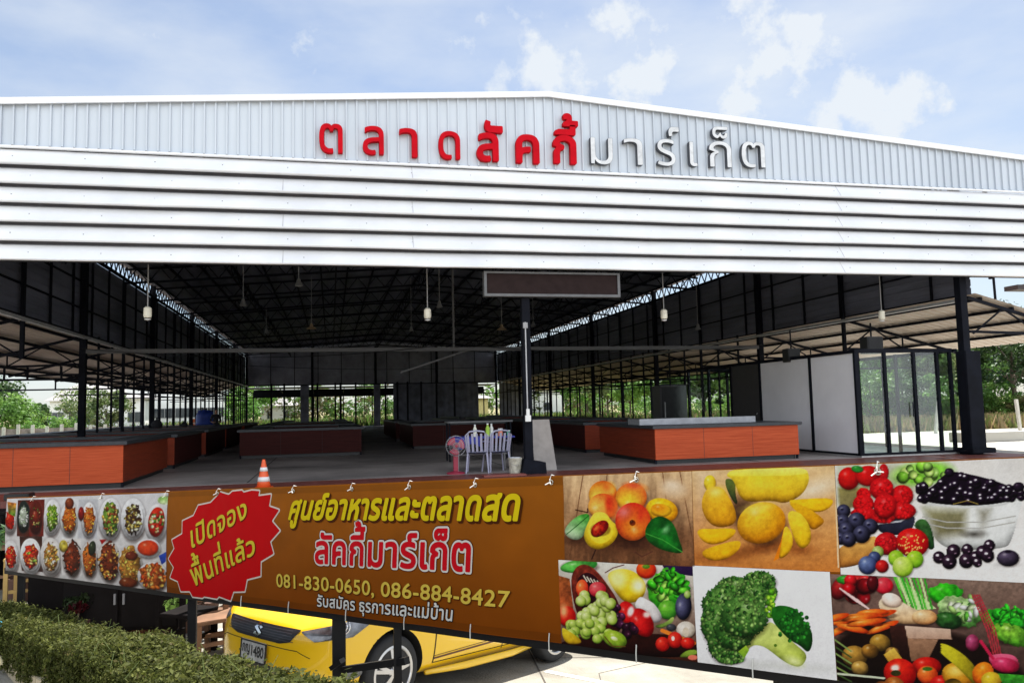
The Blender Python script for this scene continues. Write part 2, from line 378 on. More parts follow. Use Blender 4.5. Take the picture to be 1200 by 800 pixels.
# roof: ribbed sheet in two slopes
def ribbed(x0, x1, y0, y1, zf, pitch=.25, h=.03):
    b = MB(); n = int((y1-y0)/pitch); vs = []; fs = []
    for k in range(n):
        y = y0+k*pitch
        for dy, dz in ((0, 0), (pitch*.72, 0), (pitch*.78, h), (pitch*.94, h)):
            for x in (x0, (x0+x1)/2, x1): vs.append((x, y+dy, zf(x)+dz))
    m = len(vs)//3
    for i in range(m-1):
        for j in range(2): fs.append((i*3+j, i*3+j+1, i*3+j+4, i*3+j+3))
    b.add(vs, fs); return b
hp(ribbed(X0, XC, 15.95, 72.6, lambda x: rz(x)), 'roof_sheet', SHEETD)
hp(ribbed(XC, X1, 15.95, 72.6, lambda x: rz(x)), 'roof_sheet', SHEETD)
b = MB(); b.bar((XC, 15.9, rz(XC)+.05), (XC, 72.6, rz(XC)+.05), .5, .05); hp(b, 'ridge_cap', WSHEET)
# gable front
GX0, GX1, GXC = -9.6, 20.2, 4.5
def gz(x): return 9.57-(.079 if x < GXC else .066)*abs(x-GXC)
b = MB(); x = GX0; vs = []; P_ = .205
prof = [(0, 0), (.062, 0), (.068, -.042), (.096, -.042), (.102, 0)]
k = 0
while x < GX1:
    for dx, dy in prof: vs.append((x+dx, 15.75+dy))
    x += P_
n = len(vs); b.add([(px, py, 7.93) for px, py in vs]+[(px, py, gz(px)-.02) for px, py in vs], [(i, i+1, n+i+1, n+i) for i in range(n-1)])
b.add([(px, 15.80, 7.93) for px in (GX0, GX1)]+[(GX1, 15.80, gz(GX1)), (GXC, 15.80, gz(GXC)), (GX0, 15.80, gz(GX0))], [(0, 1, 2, 3, 4)])
hp(b, 'gable_cladding', WSHEET)
b = MB(); x = GX0
while x < GX1: b.box((x+.066, 15.700, 7.936), (x+.098, 15.744, 7.957)); x += P_
tag(hp(b, 'rib_ends', mat('dark rib gap', (.04, .04, .05), .7)), kind='stuff')
b = MB()
for xa, xb in ((GX0, GXC), (GXC, GX1)):
    b.add([(xa, 15.64, gz(xa)-.07), (xb, 15.64, gz(xb)-.07), (xb, 15.64, gz(xb)+.05), (xa, 15.64, gz(xa)+.05), (xa, 16.1, gz(xa)+.07), (xb, 16.1, gz(xb)+.07), (xb, 15.68, gz(xb)-.07), (xa, 15.68, gz(xa)-.07)],
          [(0, 1, 2, 3), (3, 2, 5, 4), (0, 7, 6, 1)])
hp(b, 'roof_flashing', WFASC)
b = MB(); b.box((GX0, 15.66, 7.90), (GX1, 15.745, 7.935)); hp(b, 'base_flashing', WFASC)
# six lapped fascia boards, each leaning out at the foot, with the kinks and joints of thin sheet
RNGF = np.random.default_rng(3)
for k in range(6):
    z1 = 7.895-.352*k; z0 = z1-.300; b = MB(); n = 120
    kink = [(RNGF.uniform(GX0, GX1), RNGF.uniform(.006, .018), RNGF.uniform(.3, 1.2)) for _ in range(9)]
    def wob(x): return sum(a*math.exp(-((x-c)/w)**2) for c, a, w in kink)
    vs = []; pr = [(15.80, z1+.01), (15.76, z1-.012), (15.60, z0+.05), (15.575, z0+.012), (15.59, z0-.008), (15.72, z0+.005)]
    for i in range(n+1):
        x = GX0+(GX1-GX0)*i/n
        for (y, z) in pr: vs.append((x, y-(wob(x) if z < z1-.1 else 0), z-(wob(x)*.6 if z < z0+.06 else 0)))
    m = len(pr); b.add(vs, [(i*m+j, (i+1)*m+j, (i+1)*m+j+1, i*m+j+1) for i in range(n) for j in range(m-1)])
    o = hp(b, 'fascia_board', WFASC)
    for xj in (11.3, -.9 if k % 2 else 1.6):
        b = MB()
        b.add([(xj+dx, y-.004-(wob(xj) if z < z1-.1 else 0), z) for dx in (0, .02) for (y, z) in pr[1:4]], [(0, 1, 4, 3), (1, 2, 5, 4)])
        hp(b, 'sheet_joint', mat('joint grey', (.60, .60, .62), .5), o)  # plain grey strip along the sheet joint
b = MB(); b.box((GX0, 15.802, 5.84), (GX1, 15.83, 7.88)); hp(b, 'lap_shade_sheet', mat('lap shade grey', (.07, .07, .085), .6)); b = MB(); b.box((GX0, 15.84, 5.84), (GX1, 15.90, 5.92))  # dark sheet added behind the boards to draw the shade under each lap
for i in range(14): b.box((GX0+.3+i*2.25, 15.81, 5.8), (GX0+.36+i*2.25, 15.9, gz(GX0+.33+i*2.25)-.3))
hp(b, 'fascia_frame', STEEL)
b = MB()
for k in range(6):
    z = 7.895-.352*k-.16; x = GX0+.4+(k % 2)*.3
    while x < GX1: b.box((x-.009, 15.655, z-.009), (x+.009, 15.70, z+.009)); x += 1.2
tag(hp(b, 'screw_heads', mat('screw grey', (.22, .22, .23), .4)), kind='stuff')
# columns
def column(x, y, w, ztop, base=.0):
    b = MB(); b.box((x-w/2, y-w/2, SL), (x+w/2, y+w/2, ztop)); c = hp(b, 'column', STEEL, bevel=.006)
    b = MB(); b.box((x-w*.9, y-w*.9, SL+.001), (x+w*.9, y+w*.9, SL+.03))
    for sx in (-1, 1):
        for sy in (-1, 1): b.box((x+sx*w*.7-.015, y+sy*w*.7-.015, SL+.03), (x+sx*w*.7+.015, y+sy*w*.7+.015, SL+.06))
    hp(b, 'base_plate', STEEL, c)
    return c
XF = 14.72
c = column(XF, 16.0, .19, 9.0)
b = MB(); b.box((XF-.085, 15.88, SL+.13), (XF+.33, 16.20, 4.08)); hp(b, 'column_casing', STEEL, c, bevel=.01)
b = MB(); b.box((XF-.2, 15.74, SL+.032), (XF+.46, 16.28, SL+.15)); hp(b, 'column_plinth', STEEL, c, bevel=.015)
c = column(XC+.06, 16.0, .17, 9.0)
b = MB(); b.add([(XC-.16, 15.70, SL+.001), (XC+.36, 15.70, SL+.001), (XC+.36, 16.3, SL+.001), (XC-.16, 16.3, SL+.001), (XC-.06, 15.84, SL+.29), (XC+.35, 15.72, SL+.22), (XC+.35, 16.28, SL+.22), (XC-.06, 16.2, SL+.29)],
      [(0, 1, 2, 3), (4, 5, 6, 7), (0, 1, 5, 4), (1, 2, 6, 5), (2, 3, 7, 6), (3, 0, 4, 7)])
hp(b, 'column_plinth', STEEL, c)
b = MB(); b.tube([(XC+.03, 15.88, 4.75), (XC+.035, 15.88, 2.95)], .014); hp(b, 'conduit', mat('grey conduit', (.45, .45, .47), .5), c)
b = MB(); b.box((XC-.02, 15.86, 2.70), (XC+.10, 15.895, 2.83)); b.box((XC+.005, 15.86, 2.83), (XC+.075, 15.895, 2.96)); hp(b, 'socket_box', WHITE, c, bevel=.006)
b = MB(); b.box((XC-.02, 15.86, 4.62), (XC+.08, 15.895, 4.74)); hp(b, 'switch_box', mat('grey box', (.3, .3, .31), .5), c, bevel=.006)
column(XL, 16.0, .26, 9.0)
for y in COLY[1:]:
    for x in (XL, XR): column(x, y, .18, 8.4)
for x in (-1.6, 3.9, 9.4): column(x, 72, .2, 8.7)
for i in range(len(COLY)-1):                       # slimmer posts at half bays
    for x in (XL, XR):
        y = (COLY[i]+COLY[i+1])/2; b = MB(); b.box((x-.045, y-.045, SL if i else 4.4), (x+.045, y+.045, 7.7)); hp(b, 'post', STEEL)
        if i > 0:
            for f in (.17, .34, .67, .84):
                y = COLY[i]*(1-f)+COLY[i+1]*f; b = MB(); b.box((x-.03, y-.03, SL), (x+.03, y+.03, 5.5)); hp(b, 'mullion', STEEL)
# upper side walls
WZ0, WZ1 = 5.45, 7.85
def horib(x, s, y0, y1):
    b = MB(); vs = []; z = WZ0
    while z < WZ1-.01:
        for dz, d in ((0, 0), (.15, 0), (.165, .022), (.19, .022)): vs.append((x+s*d, z+dz))
        z += .205
    vs = [v for v in vs if v[1] <= WZ1]+[(x, WZ1)]; n = len(vs)
    b.add([(v[0], y0, v[1]) for v in vs]+[(v[0], y1, v[1]) for v in vs], [(i, i+1, n+i+1, n+i) for i in range(n-1)]); return b
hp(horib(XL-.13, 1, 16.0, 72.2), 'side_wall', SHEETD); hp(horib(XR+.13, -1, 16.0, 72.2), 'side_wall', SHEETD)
for x, s in ((XL, 1), (XR, -1)):
    b = MB(); y = 17.2
    while y < 72: b.box((x-.03+s*-.05, y-.022, WZ0), (x+.03+s*-.05, y+.022, WZ1)); y += 1.86
    for z in (WZ0, 6.2, 7.0, WZ1): b.box((x-.03-s*.062, 16.15, z-.018), (x+.03-s*.062, 72, z+.018))
    hp(b, 'wall_framing', STEEL)
    # eave lattice girder above the wall
    b = MB(); y = 16.2; k = 0
    for z in (7.86, 8.34): b.box((x-.04, 16.15, z-.03), (x+.04, 72, z+.03))
    while y < 71.6:
        b.bar((x, y, 7.88), (x, y+.29, 8.32), .035); b.bar((x, y+.29, 8.32), (x, y+.58, 7.88), .035); y += .58
    hp(b, 'eave_girder', STEEL)
    b = MB(); b.bar((x+s*.09, 16.2, 5.32), (x+s*.09, 72, 5.32), .12, .07); hp(b, 'cable_tray', mat('galvanised tray', (.42, .42, .43), .45, .3))
b = MB(); n = 40
b.add([(XL+(XR-XL)*i/n, 72.1+(.02 if i % 2 else 0), z) for i in range(n+1) for z in (5.35, rz(XL+(XR-XL)*i/n)-.02)], [(2*i, 2*i+2, 2*i+3, 2*i+1) for i in range(n)])
for z in np.arange(5.6, 8.4, .3): b.box((XL, 72.02, z), (XR, 72.05, z+.025))
hp(b, 'back_wall', SHEETB)
b = MB()
for i in range(12): b.box((XL+i*2-.03, 71.9, SL), (XL+i*2+.03, 71.97, 8.3))
b.box((XL, 71.9, 5.3), (XR, 72.0, 5.4)); b.box((XL, 71.9, 4.3), (XR, 71.97, 4.38)); hp(b, 'back_framing', STEEL)
# roof trusses and purlins
TY = [16.4]+[COLY[i]+f for i in range(6) for f in (0 if i else 4.7, 4.65)]
TY = sorted(set(round(t, 2) for t in TY))
for y in TY:
    b = MB()
    for xa, xb in ((XL, XC), (XC, XR)):
        b.bar((xa, y, rz(xa)-.13), (xb, y, rz(xb)-.13), .07); b.bar((xa, y, rz(xa)-.62), (xb, y, rz(xb)-.62), .07)
        n = 14
        for i in range(n):
            p, q = xa+(xb-xa)*i/n, xa+(xb-xa)*(i+1)/n; mid = (p+q)/2
            b.bar((p, y, rz(p)-.62), (mid, y, rz(mid)-.13), .035); b.bar((mid, y, rz(mid)-.13), (q, y, rz(q)-.62), .035)
    hp(b, 'roof_truss', STEEL)
for i in range(21):
    x = XL+.3+i*(XR-XL-.6)/20; b = MB(); b.box((x-.03, 16.2, rz(x)-.09), (x+.03, 72, rz(x)-.012)); hp(b, 'purlin', STEEL)
for x in (XL+3.7, XC-3.7, XC, XC+3.7, XR-3.7):     # longitudinal lattice ties
    b = MB(); y = 16.4
    b.bar((x, 16.4, rz(x)-.7), (x, 72, rz(x)-.7), .05)
    while y < 71: b.bar((x, y, rz(x)-.7), (x, y+1.1, rz(x)-.14), .03); b.bar((x, y+1.1, rz(x)-.14), (x, y+2.2, rz(x)-.7), .03); y += 2.2
    hp(b, 'lattice_tie', STEEL)
BEAMG = mat('dull grey beam paint', (.10, .10, .105), .5)
b = MB(); b.box((XL, 25.42, 4.86), (XR, 25.56, 4.98)); hp(b, 'tie_beam', BEAMG)
b = MB(); b.bar((2.2, 25.9, 4.2), (4.4, 25.6, 4.9), .06); b.bar((XC, 25.5, 4.98), (XC, 25.5, 8.4), .06); hp(b, 'beam_brace', BEAMG)
for (xa, xb, y, za, zb, sag) in ((XL, XC, 25.35, 5.0, 5.1, .35), (XC, XR, 25.35, 5.1, 5.0, .3), (XL, XR, 34.7, 5.3, 5.4, .6), (2.0, 7.5, 16.9, 8.2, 8.3, .7), (-3.5, 2.0, 16.9, 8.3, 8.2, .6)):
    b = MB(); b.tube([(xa+(xb-xa)*t, y, za+(zb-za)*t-sag*4*t*(1-t)) for t in np.linspace(0, 1, 17)], .011, 5); hp(b, 'slack_cable', BLACKP)
# lean-to and closed bays across the far end
hp(ribbed(XL-.5, XR+.5, 72.3, 78.5, lambda X: 5.2, .3, .03), 'rear_canopy', SHEETD)
b = MB()
for i in range(9): b.bar((XL+i*2.75, 72.2, 5.05), (XL+i*2.75, 78.4, 4.75), .07); b.box((XL+i*2.75-.05, 78.2, SL), (XL+i*2.75+.05, 78.3, 4.9))
b.box((XL, 78.15, 4.45), (XR, 78.25, 5.15)); hp(b, 'rear_frame', STEEL)
for pa, pb in ((461, 561), (586, 624), (352, 362), (438, 446)):
    xa, xb = onY(pa, 480, 71.6)[0], onY(pb, 480, 71.6)[0]; b = MB(); n = max(2, int((xb-xa)/.25)); b.add([(xa+(xb-xa)*i/n, 71.6+(.03 if i % 2 else 0), z) for i in range(n+1) for z in (SL, 5.3)], [(2*i, 2*i+2, 2*i+3, 2*i+1) for i in range(n)]); hp(b, 'rear_panel', SHEETD)
for px in (318, 333, 372, 393, 399, 417, 452, 466, 478, 494, 512, 533):                            # thin rear posts
    xa = onY(px, 480, 66.0)[0]; b = MB(); b.box((xa-.07, 66, SL), (xa+.07, 66.14, 5.3)); hp(b, 'rear_post', STEEL)
# lean-to aisles on both sides
def lz(d): return 5.50-.26*d
for x, s in ((XL, -1), (XR, 1)):
    WD, ED = (3.7, 3.4) if s < 0 else (4.0, 3.6)
    hp(ribbed(x+s*.14, x+s*WD, 15.9, 72.4, lambda X: lz(abs(X-x)), .3, .035), 'lean_to_roof', LEANR)
    b = MB()
    for d in [q for q in (.4, 1.3, 2.2, 3.1, 3.6, 4.0, 4.9) if q < WD and (q != 3.6 or s < 0)]: b.box((x+s*d-.03, 16, lz(d)-.09), (x+s*d+.03, 72.3, lz(d)-.015))
    hp(b, 'lean_to_purlins', STEEL)
    for i, y in enumerate(sorted(COLY+[(COLY[k]+COLY[k+1])/2 for k in range(6)])):
        b = MB(); e = x+s*ED
        b.bar((x, y, lz(0)-.13), (x+s*(WD-.1), y, lz(WD-.1)-.13), .07); b.bar((x, y, 4.55 if i % 2 == 0 else 4.5), (e, y, 4.45), .06)
        for d0, d1, up in ((.1, 1.0, 1), (1.0, 2.0, 0), (2.0, 2.9, 1), (2.9, ED-.3, 0)):
            za, zb = (4.5, lz(d1)-.13) if up else (lz(d0)-.13, 4.5); b.bar((x+s*d0, y, za), (x+s*d1, y, zb), .035)
        b.bar((x+s*2.0, y, 4.5), (x+s*2.0, y, lz(2)-.13), .035)
        hp(b, 'lean_to_truss', STEEL)
        b = MB(); b.box((e-.05, y-.05, SL if abs(x) < 10 else TER), (e+.05, y+.05, 4.5)); 
        if i > (1 if s > 0 else 5): hp(b, 'outer_post', STEEL)
        if i and i % 2 == 0 and not (s > 0 and y < 24):
            b = MB()                                # hanging rail under the truss
            b.bar((x, y+.1, 4.12), (x+s*6.2, y+.1, 4.12), .06)
            for d in (.6, 2.1, 3.6): b.bar((x+s*d, y+.1, 4.12), (x+s*d, y+.1, 4.5), .05)
            b.bar((x+s*.6, y+2.2, 4.22), (x+s*2.2, y+2.2, 4.22), .05); b.bar((x+s*2.2, y+2.2, 4.22), (x+s*2.2, y+2.2, 4.6), .05)
            hp(b, 'hanging_rail', STEEL)
    b = MB()
    for dz in (4.45, 4.2): b.box((x+s*ED-.03, 44 if s < 0 else 25, dz-.03), (x+s*ED+.03, 72.2, dz+.03))
    b.box((x-.03, 25.5, 4.3), (x+.03, 72, 4.36)); hp(b, 'eave_rail', STEEL)
# blank sign box under the fascia
sb = empty('sign_box', (4.53, 15.85, 5.53), 'blank grey framed sign box hung under the white fascia', 'sign')
b = MB(); b.box((3.12, 15.80, 5.33), (5.94, 15.93, 5.74)); site(b, 'box_panel', mat('dull maroon grey panel', (.026, .017, .017), .9, spec=.08), sb)
b = MB()
for (a_, c_) in (((3.06, 15.77, 5.27), (6.0, 15.95, 5.325)), ((3.06, 15.77, 5.745), (6.0, 15.95, 5.785)), ((3.06, 15.77, 5.325), (3.115, 15.95, 5.745)), ((5.945, 15.77, 5.325), (6.0, 15.95, 5.745))): b.box(a_, c_)
site(b, 'box_frame', mat('brushed aluminium', (.11, .11, .115), .5, .2), sb)
# raised letters of the gable sign
REDL = mat('red sign paint', (.50, .004, .012), .65, 0, .08, 4, spec=.06); WHL = mat('white sign face', (.64, .65, .67), .35); GRL = mat('dark sign returns', (.06, .065, .08), .5)
GR = 'raised letters of the gable sign'
LET = [('\u0e15', (374.3, 145.8, 401.3, 178.2), 0, [], 'first red letter of the gable sign, notched top and open hook'),
 ('\u0e25', (425.5, 148.5, 449.4, 180), 0, [], 'second red letter of the gable sign, curl inside a hood'),
 ('\u0e32', (468.6, 151, 488.7, 183), 0, [], 'third red letter of the gable sign, slim cane shape'),
 ('\u0e14', (514.6, 154.6, 538.8, 185.6), 0, [], 'fourth red letter of the gable sign, plain rounded arch with hook'),
 ('\u0e25', (560, 156.8, 583.3, 187.6), 1, [('\u0e31', (569, 142.5, 588.3, 154))], 'bold red letter with one flag-shaped mark above it'),
 ('\u0e04', (606, 159, 631, 189.8), 1, [], 'bold red letter between two marked ones, arch with small inner loop'),
 ('\u0e01', (649.7, 160, 674.4, 190.3), 1, [('\u0e35', (650.8, 147.9, 673.6, 156.7)), ('\u0e49', (660.7, 134.2, 676.4, 147))], 'last red letter of the sign, two marks stacked above it'),
 ('\u0e21', (692.9, 162.2, 717.6, 192), 0, [], 'first white letter of the gable sign, U shape with foot loop'),
 ('\u0e32', (732, 162.8, 752.5, 192.5), 0, [], 'second white letter of the gable sign, slim cane shape'),
 ('\u0e23', (771, 163.6, 791, 193.9), 0, [('\u0e4c', (783.6, 149.3, 795.4, 160))], 'white S-like letter with a small curl mark above'),
 ('\u0e40', (809, 166.4, 816.6, 194.7), 0, [], 'narrowest white letter of the sign, a single upright stroke'),
 ('\u0e01', (832, 166.4, 856.5, 195.2), 0, [('\u0e47', (835, 149, 852.3, 162))], 'white arch letter with a round mark above it'),
 ('\u0e15', (870, 167, 895.8, 195.8), 0, [], 'last white letter of the gable sign, notched top')]
def place_glyph(ch, box, grow, yf, yb):
    A, B = onY(box[0], box[3], yf), onY(box[2], box[1], yf)
    P = glyph(ch)[0]; allp = np.concatenate(P); lo, hi = allp.min(0), allp.max(0)
    sc = np.array([(B[0]-A[0])/(hi[0]-lo[0]), (B[2]-A[2])/(hi[1]-lo[1])])
    P = [(p-lo)*sc+np.array([A[0], A[2]]) for p in P]
    xs, ys, F = field(P, .013, grow); pts, fs, ed = fill(xs, ys, F)
    b = MB(); b.add(*solid(pts, fs, ed, lambda q: np.c_[q[:, 0], np.full(len(q), yf), q[:, 1]], lambda q: np.c_[q[:, 0], np.full(len(q), yb), q[:, 1]])); return b
for i, (ch, box, bold, marks, lab) in enumerate(LET):
    red = i < 7; c = onY((box[0]+box[2])/2, (box[1]+box[3])/2, 15.68)
    t = empty('sign_letter', tuple(c), lab, 'letter', GR)
    for nm, cc, bx in [('letter_body', ch, box)]+[('vowel_mark', m_, bx) for m_, bx in marks]:
        g = .022 if bold else (.006 if red else .002)
        bx = (bx[0]+g*16, bx[1]+g*16, bx[2]-g*16, bx[3]-g*16)
        body = site(place_glyph(cc, bx, g, 15.60, 15.715), nm, REDL if red else GRL, t)
        if not red: site(place_glyph(cc, bx, g-.004, 15.594, 15.599), 'letter_face', WHL, body)
# pendant lamps
for i, px in enumerate((173, 501, 778, 1033)):
    p = onY(px, 366, 16.9)
    t = empty('pendant_lamp', (p[0], 16.9, 4.95), ['white pendant lamp on a rod, leftmost under the roof', 'white pendant lamp on a thin rod, left of the grey sign box', 'white pendant lamp on a rod, right of the grey sign box', 'white pendant lamp on a rod, above the glass booth'][i], 'lamp', 'pendant lamps along the hall front')
    b = MB(); b.tube([(p[0], 16.9, 5.17), (p[0], 16.9, rz(p[0])-.1)], .012); site(b, 'rod', GREYP, t)
    b = MB(); b.lathe([(0, 5.17), (.04, 5.16), (.075, 5.13), (.078, 4.98), (.065, 4.94), (0, 4.94)], 14, (p[0], 16.9, 0)); site(b, 'lamp_shade', mat('warm white enamel', (.78, .74, .62), .4), t)
    b = MB(); b.lathe([(0, 4.918), (.06, 4.915), (.06, 4.90), (0, 4.88)], 12, (p[0], 16.9, 0)); site(b, 'bulb', WHITE, t)
k = 0
for (px, py, Y) in [(350, 335, 24), (285, 358, 27), (312, 390, 40), (515, 360, 27), (482, 388, 36), (365, 385, 34), (588, 386, 33), (625, 382, 36), (818, 386, 28)]:
    p = onY(px, py, Y); big = k in (5, 6)
    t = empty('ceiling_lamp', tuple(p), ['shallow bell lamp nearest the fascia on the left of the roof', 'bell lamp below the eave lattice, left half of roof', 'small bell lamp above the far left corner', 'bell lamp right of the second pendant', 'small bell lamp deep in the middle of the roof',
        'tan bell lamp hanging by the left part of the tie beam', 'tan bell lamp above the middle of the tie beam', 'bell lamp just right of the centre column', 'bell lamp by the right cable tray'][k], 'lamp', 'bell lamps under the roof')
    b = MB(); r_ = .12 if not big else .22
    b.lathe([(.03, p[2]+.22), (.05, p[2]+.2), (.07, p[2]+.1), (r_, p[2]), (r_-.01, p[2]-.005), (.06, p[2]+.09), (0, p[2]+.1)], 16, (p[0], Y, 0)); site(b, 'lamp_shade', mat('tan enamel', (.5, .36, .22), .4) if big else mat('spun aluminium', (.30, .30, .30), .4, .4), t)
    b = MB(); b.tube([(p[0], Y, p[2]+.2), (p[0], Y, rz(p[0])-.1)], .012); site(b, 'rod', GREYP, t)
    k += 1
# ------------------------------------------------------------------ glass booth
booth = empty('glass_booth', (13.4, 18, SL), 'black framed glass booth with white side panels beside the end column', 'booth')
BX, BZ = 12.0, 4.08
def bp_(mb, nm, m, par=None, **k): return site(mb, nm, m, par or booth, **k)
b = MB(); b.box((BX, 16.32, SL+.002), (XR+.1, 25.4, SL+.04)); bp_(b, 'booth_floor', mat('pale booth tile', (.6, .6, .6), .25))
fy = 16.32
b = MB()
for x in (BX, 12.75, 13.55, 14.2, XF-.15): b.box((x-.035 if x > BX else x-.06, fy-.035, SL+.04), (x+.035 if x > BX else x+.06, fy+.04, BZ))
b.box((BX-.06, fy-.04, BZ), (XF-.1, fy+.045, BZ+.09)); b.box((BX-.06, fy-.038, SL+.041), (XF-.1, fy+.042, SL+.09)); bp_(b, 'front_frame', STEEL)
ys = [16.32, 18.15, 20.6, 22.3, 23.8, 25.3]
b = MB()
for y in ys[1:]: b.box((BX-.04, y-.045, SL+.04), (BX+.04, y+.045, BZ))
b.box((BX-.045, fy+.05, BZ+.001), (BX+.045, 25.35, BZ+.085)); b.box((BX-.043, fy+.05, SL+.041), (BX+.043, 25.35, SL+.085))
for x in (XR-.1,):
    for y in (19.0, 22.0, 25.3): b.box((x-.04, y-.04, SL+.04), (x+.04, y+.04, BZ))
    b.box((x-.042, fy+.05, BZ+.001), (x+.042, 25.35, BZ+.085))
b.box((BX+.05, 25.26, BZ), (XR-.15, 25.34, BZ+.086)); bp_(b, 'side_frame', STEEL)
PANW = mat('off white composite panel', (.80, .79, .82), .35, 0, .06, .7)
for i in (0, 1):
    b = MB(); b.box((BX-.012, ys[i]+.06, SL+.09), (BX+.012, ys[i+1]-.05, BZ)); bp_(b, 'white_panel', PANW)
b = MB(); b.box((BX-.02, ys[2]+.05, SL+.09), (BX+.02, ys[3]-.05, BZ)); d_ = bp_(b, 'door', mat('dark door leaf', (.035, .032, .034), .4)); tag(d_, 'dark solid door')
b = MB(); b.tube([(BX-.06, 20.78, SL+1.0), (BX-.06, 20.93, SL+1.0)], .012); b.tube([(BX-.06, 20.78, SL+1.0), (BX-.02, 20.78, SL+1.0)], .012); bp_(b, 'handle', mat('chrome', (.7, .7, .7), .2, 1), d_)
for i in (3, 4):
    b = MB(); b.box((BX-.005, ys[i]+.05, SL+.09), (BX+.005, ys[i+1]-.05, BZ)); bp_(b, 'side_pane', GLASS)
xs_ = [BX+.06, 12.75, 13.55, 14.2, XF-.15]
for i in range(4):
    b = MB(); b.box((xs_[i]+.037, fy-.004, SL+.092), (xs_[i+1]-.037, fy+.004, BZ)); bp_(b, 'front_pane', GLASS)
for y0, y1 in ((16.4, 18.95), (19.05, 21.95), (22.05, 25.25)):
    b = MB(); b.box((XR-.104, y0+.02, SL+.09), (XR-.096, y1-.02, BZ)); bp_(b, 'rear_pane', GLASS)
b = MB(); b.box((13.6, 17.0, SL+.042), (13.66, 17.06, BZ)); b.tube([(13.42, 16.26, SL+.9), (13.42, 16.26, SL+1.25)], .014); bp_(b, 'pull_bar', STEEL)
fr = empty('dark_cabinet', (10.6, 24.6, SL), 'dark upright cabinet behind the large red counter', 'cabinet')
b = MB(); b.box((10.55, 24.4, SL+.05), (11.5, 25.1, SL+1.95)); site(b, 'cabinet_body', mat('dark cabinet', (.03, .03, .034), .35), fr, bevel=.02)
b = MB(); b.box((10.6, 24.36, SL+.2), (11.45, 24.398, SL+1.9)); dd = site(b, 'door', mat('dark smoked door', (.02, .022, .024), .12), fr)
b = MB(); b.box((10.66, 24.32, SL+.9), (10.69, 24.36, SL+1.4)); site(b, 'handle', GREYP, dd)
b = MB()
for x in (10.6, 11.45): b.box((x-.03, 24.45, SL+.001), (x+.03, 25.0, SL+.05))
site(b, 'foot', BLACKP, fr)
sp_n = 0
for (px, py, Y, w, h, lab) in [(1026, 404, 17.2, .46, .42, 'black loudspeaker box above the glass booth corner'), (931, 416, 19.0, .36, .36, 'smaller black loudspeaker box hung left of the booth')]:
    p = onY(px, py, Y); t = empty('loudspeaker', tuple(p), lab, 'speaker', 'loudspeakers hung above the booth')
    b = MB(); b.box((p[0]-w/2, Y, p[2]-h/2), (p[0]+w/2, Y+.3, p[2]+h/2)); site(b, 'speaker_case', BLACKP, t, bevel=.012)
    b = MB(); b.box((p[0]-w/2+.03, Y-.012, p[2]-h/2+.03), (p[0]+w/2-.03, Y-.001, p[2]+h/2-.03)); site(b, 'grille', mat('speaker cloth', (.025, .025, .028), .9), t)
    b = MB(); b.bar((p[0], Y+.15, p[2]+h/2), (p[0], Y+.15, 4.9), .03); site(b, 'bracket', STEEL, t)
# ------------------------------------------------------------------ stall counters
def counter(x0, x1, y0, y1, lab, h=.86, sink=False, WOODR=WOODR):
    t = empty('stall_counter', ((x0+x1)/2, y0, SL), lab, 'counter', 'red stall counters of the market hall')
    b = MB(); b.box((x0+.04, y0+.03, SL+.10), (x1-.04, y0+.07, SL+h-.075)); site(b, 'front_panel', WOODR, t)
    ws = WOODR_SHADE if WOODR.name.startswith('red') else (WOODR_DEEPSHADE if WOODR.name.startswith('dark') else WOODR)
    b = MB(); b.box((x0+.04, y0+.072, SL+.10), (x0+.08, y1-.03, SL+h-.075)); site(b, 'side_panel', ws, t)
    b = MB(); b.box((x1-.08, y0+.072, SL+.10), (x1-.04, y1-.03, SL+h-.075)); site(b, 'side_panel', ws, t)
    b = MB()
    for k in range(1, int((x1-x0)/.95)): b.box((x0+(x1-x0)*k/int((x1-x0)/.95)-.003, y0+.026, SL+.105), (x0+(x1-x0)*k/int((x1-x0)/.95)+.003, y0+.0295, SL+h-.08))
    if b.v: tag(site(b, 'board_joints', mat('dark joint', (.05, .045, .045), .9), t), kind='stuff')
    d = min(.75, (y1-y0)/2)
    b = MB(); b.box((x0-.03, y0-.03, SL+h-.07), (x1+.04, y0+d, SL+h)); b.box((x0-.03, y0+d+.001, SL+h-.07), (x0+.7, y1, SL+h)); b.box((x1-.7, y0+d+.001, SL+h-.07), (x1+.04, y1, SL+h))
    site(b, 'counter_top', TOPD, t, bevel=.006)
    b = MB(); b.box((x0+.09, y0+.12, SL+.002), (x1-.09, y0+.15, SL+.10)); b.box((x0+.12, y0+.151, SL+.002), (x0+.15, y1-.1, SL+.10)); b.box((x1-.15, y0+.151, SL+.002), (x1-.12, y1-.1, SL+.10)); site(b, 'toe_kick', BLACKP, t)
    b = MB()
    for xx in (x0+.06, x1-.06): b.box((xx-.025, y0+.075, SL+.001), (xx+.025, y0+.11, SL+.1))
    site(b, 'leg', STEEL, t)
    if sink:
        b = MB(); b.box((x0+.05, y0+.95, SL+h-.3), (x1-.6, y0+1.0, SL+h+.14)); b.box((x0+.05, y0+1.0, SL+h-.3), (x0+.09, y0+1.7, SL+h+.14)); site(b, 'back_splash', mat('grey steel splashback', (.32, .33, .36), .35, .3), t)
    return t
counter(7.05, 10.72, 16.75, 20.6, 'large bright red counter with dark top, front right beside the glass booth', sink=True)
counter(-9.6, -3.83, 16.5, 20.8, 'bright red counter with dark top at the front left', h=.88)
k = 0
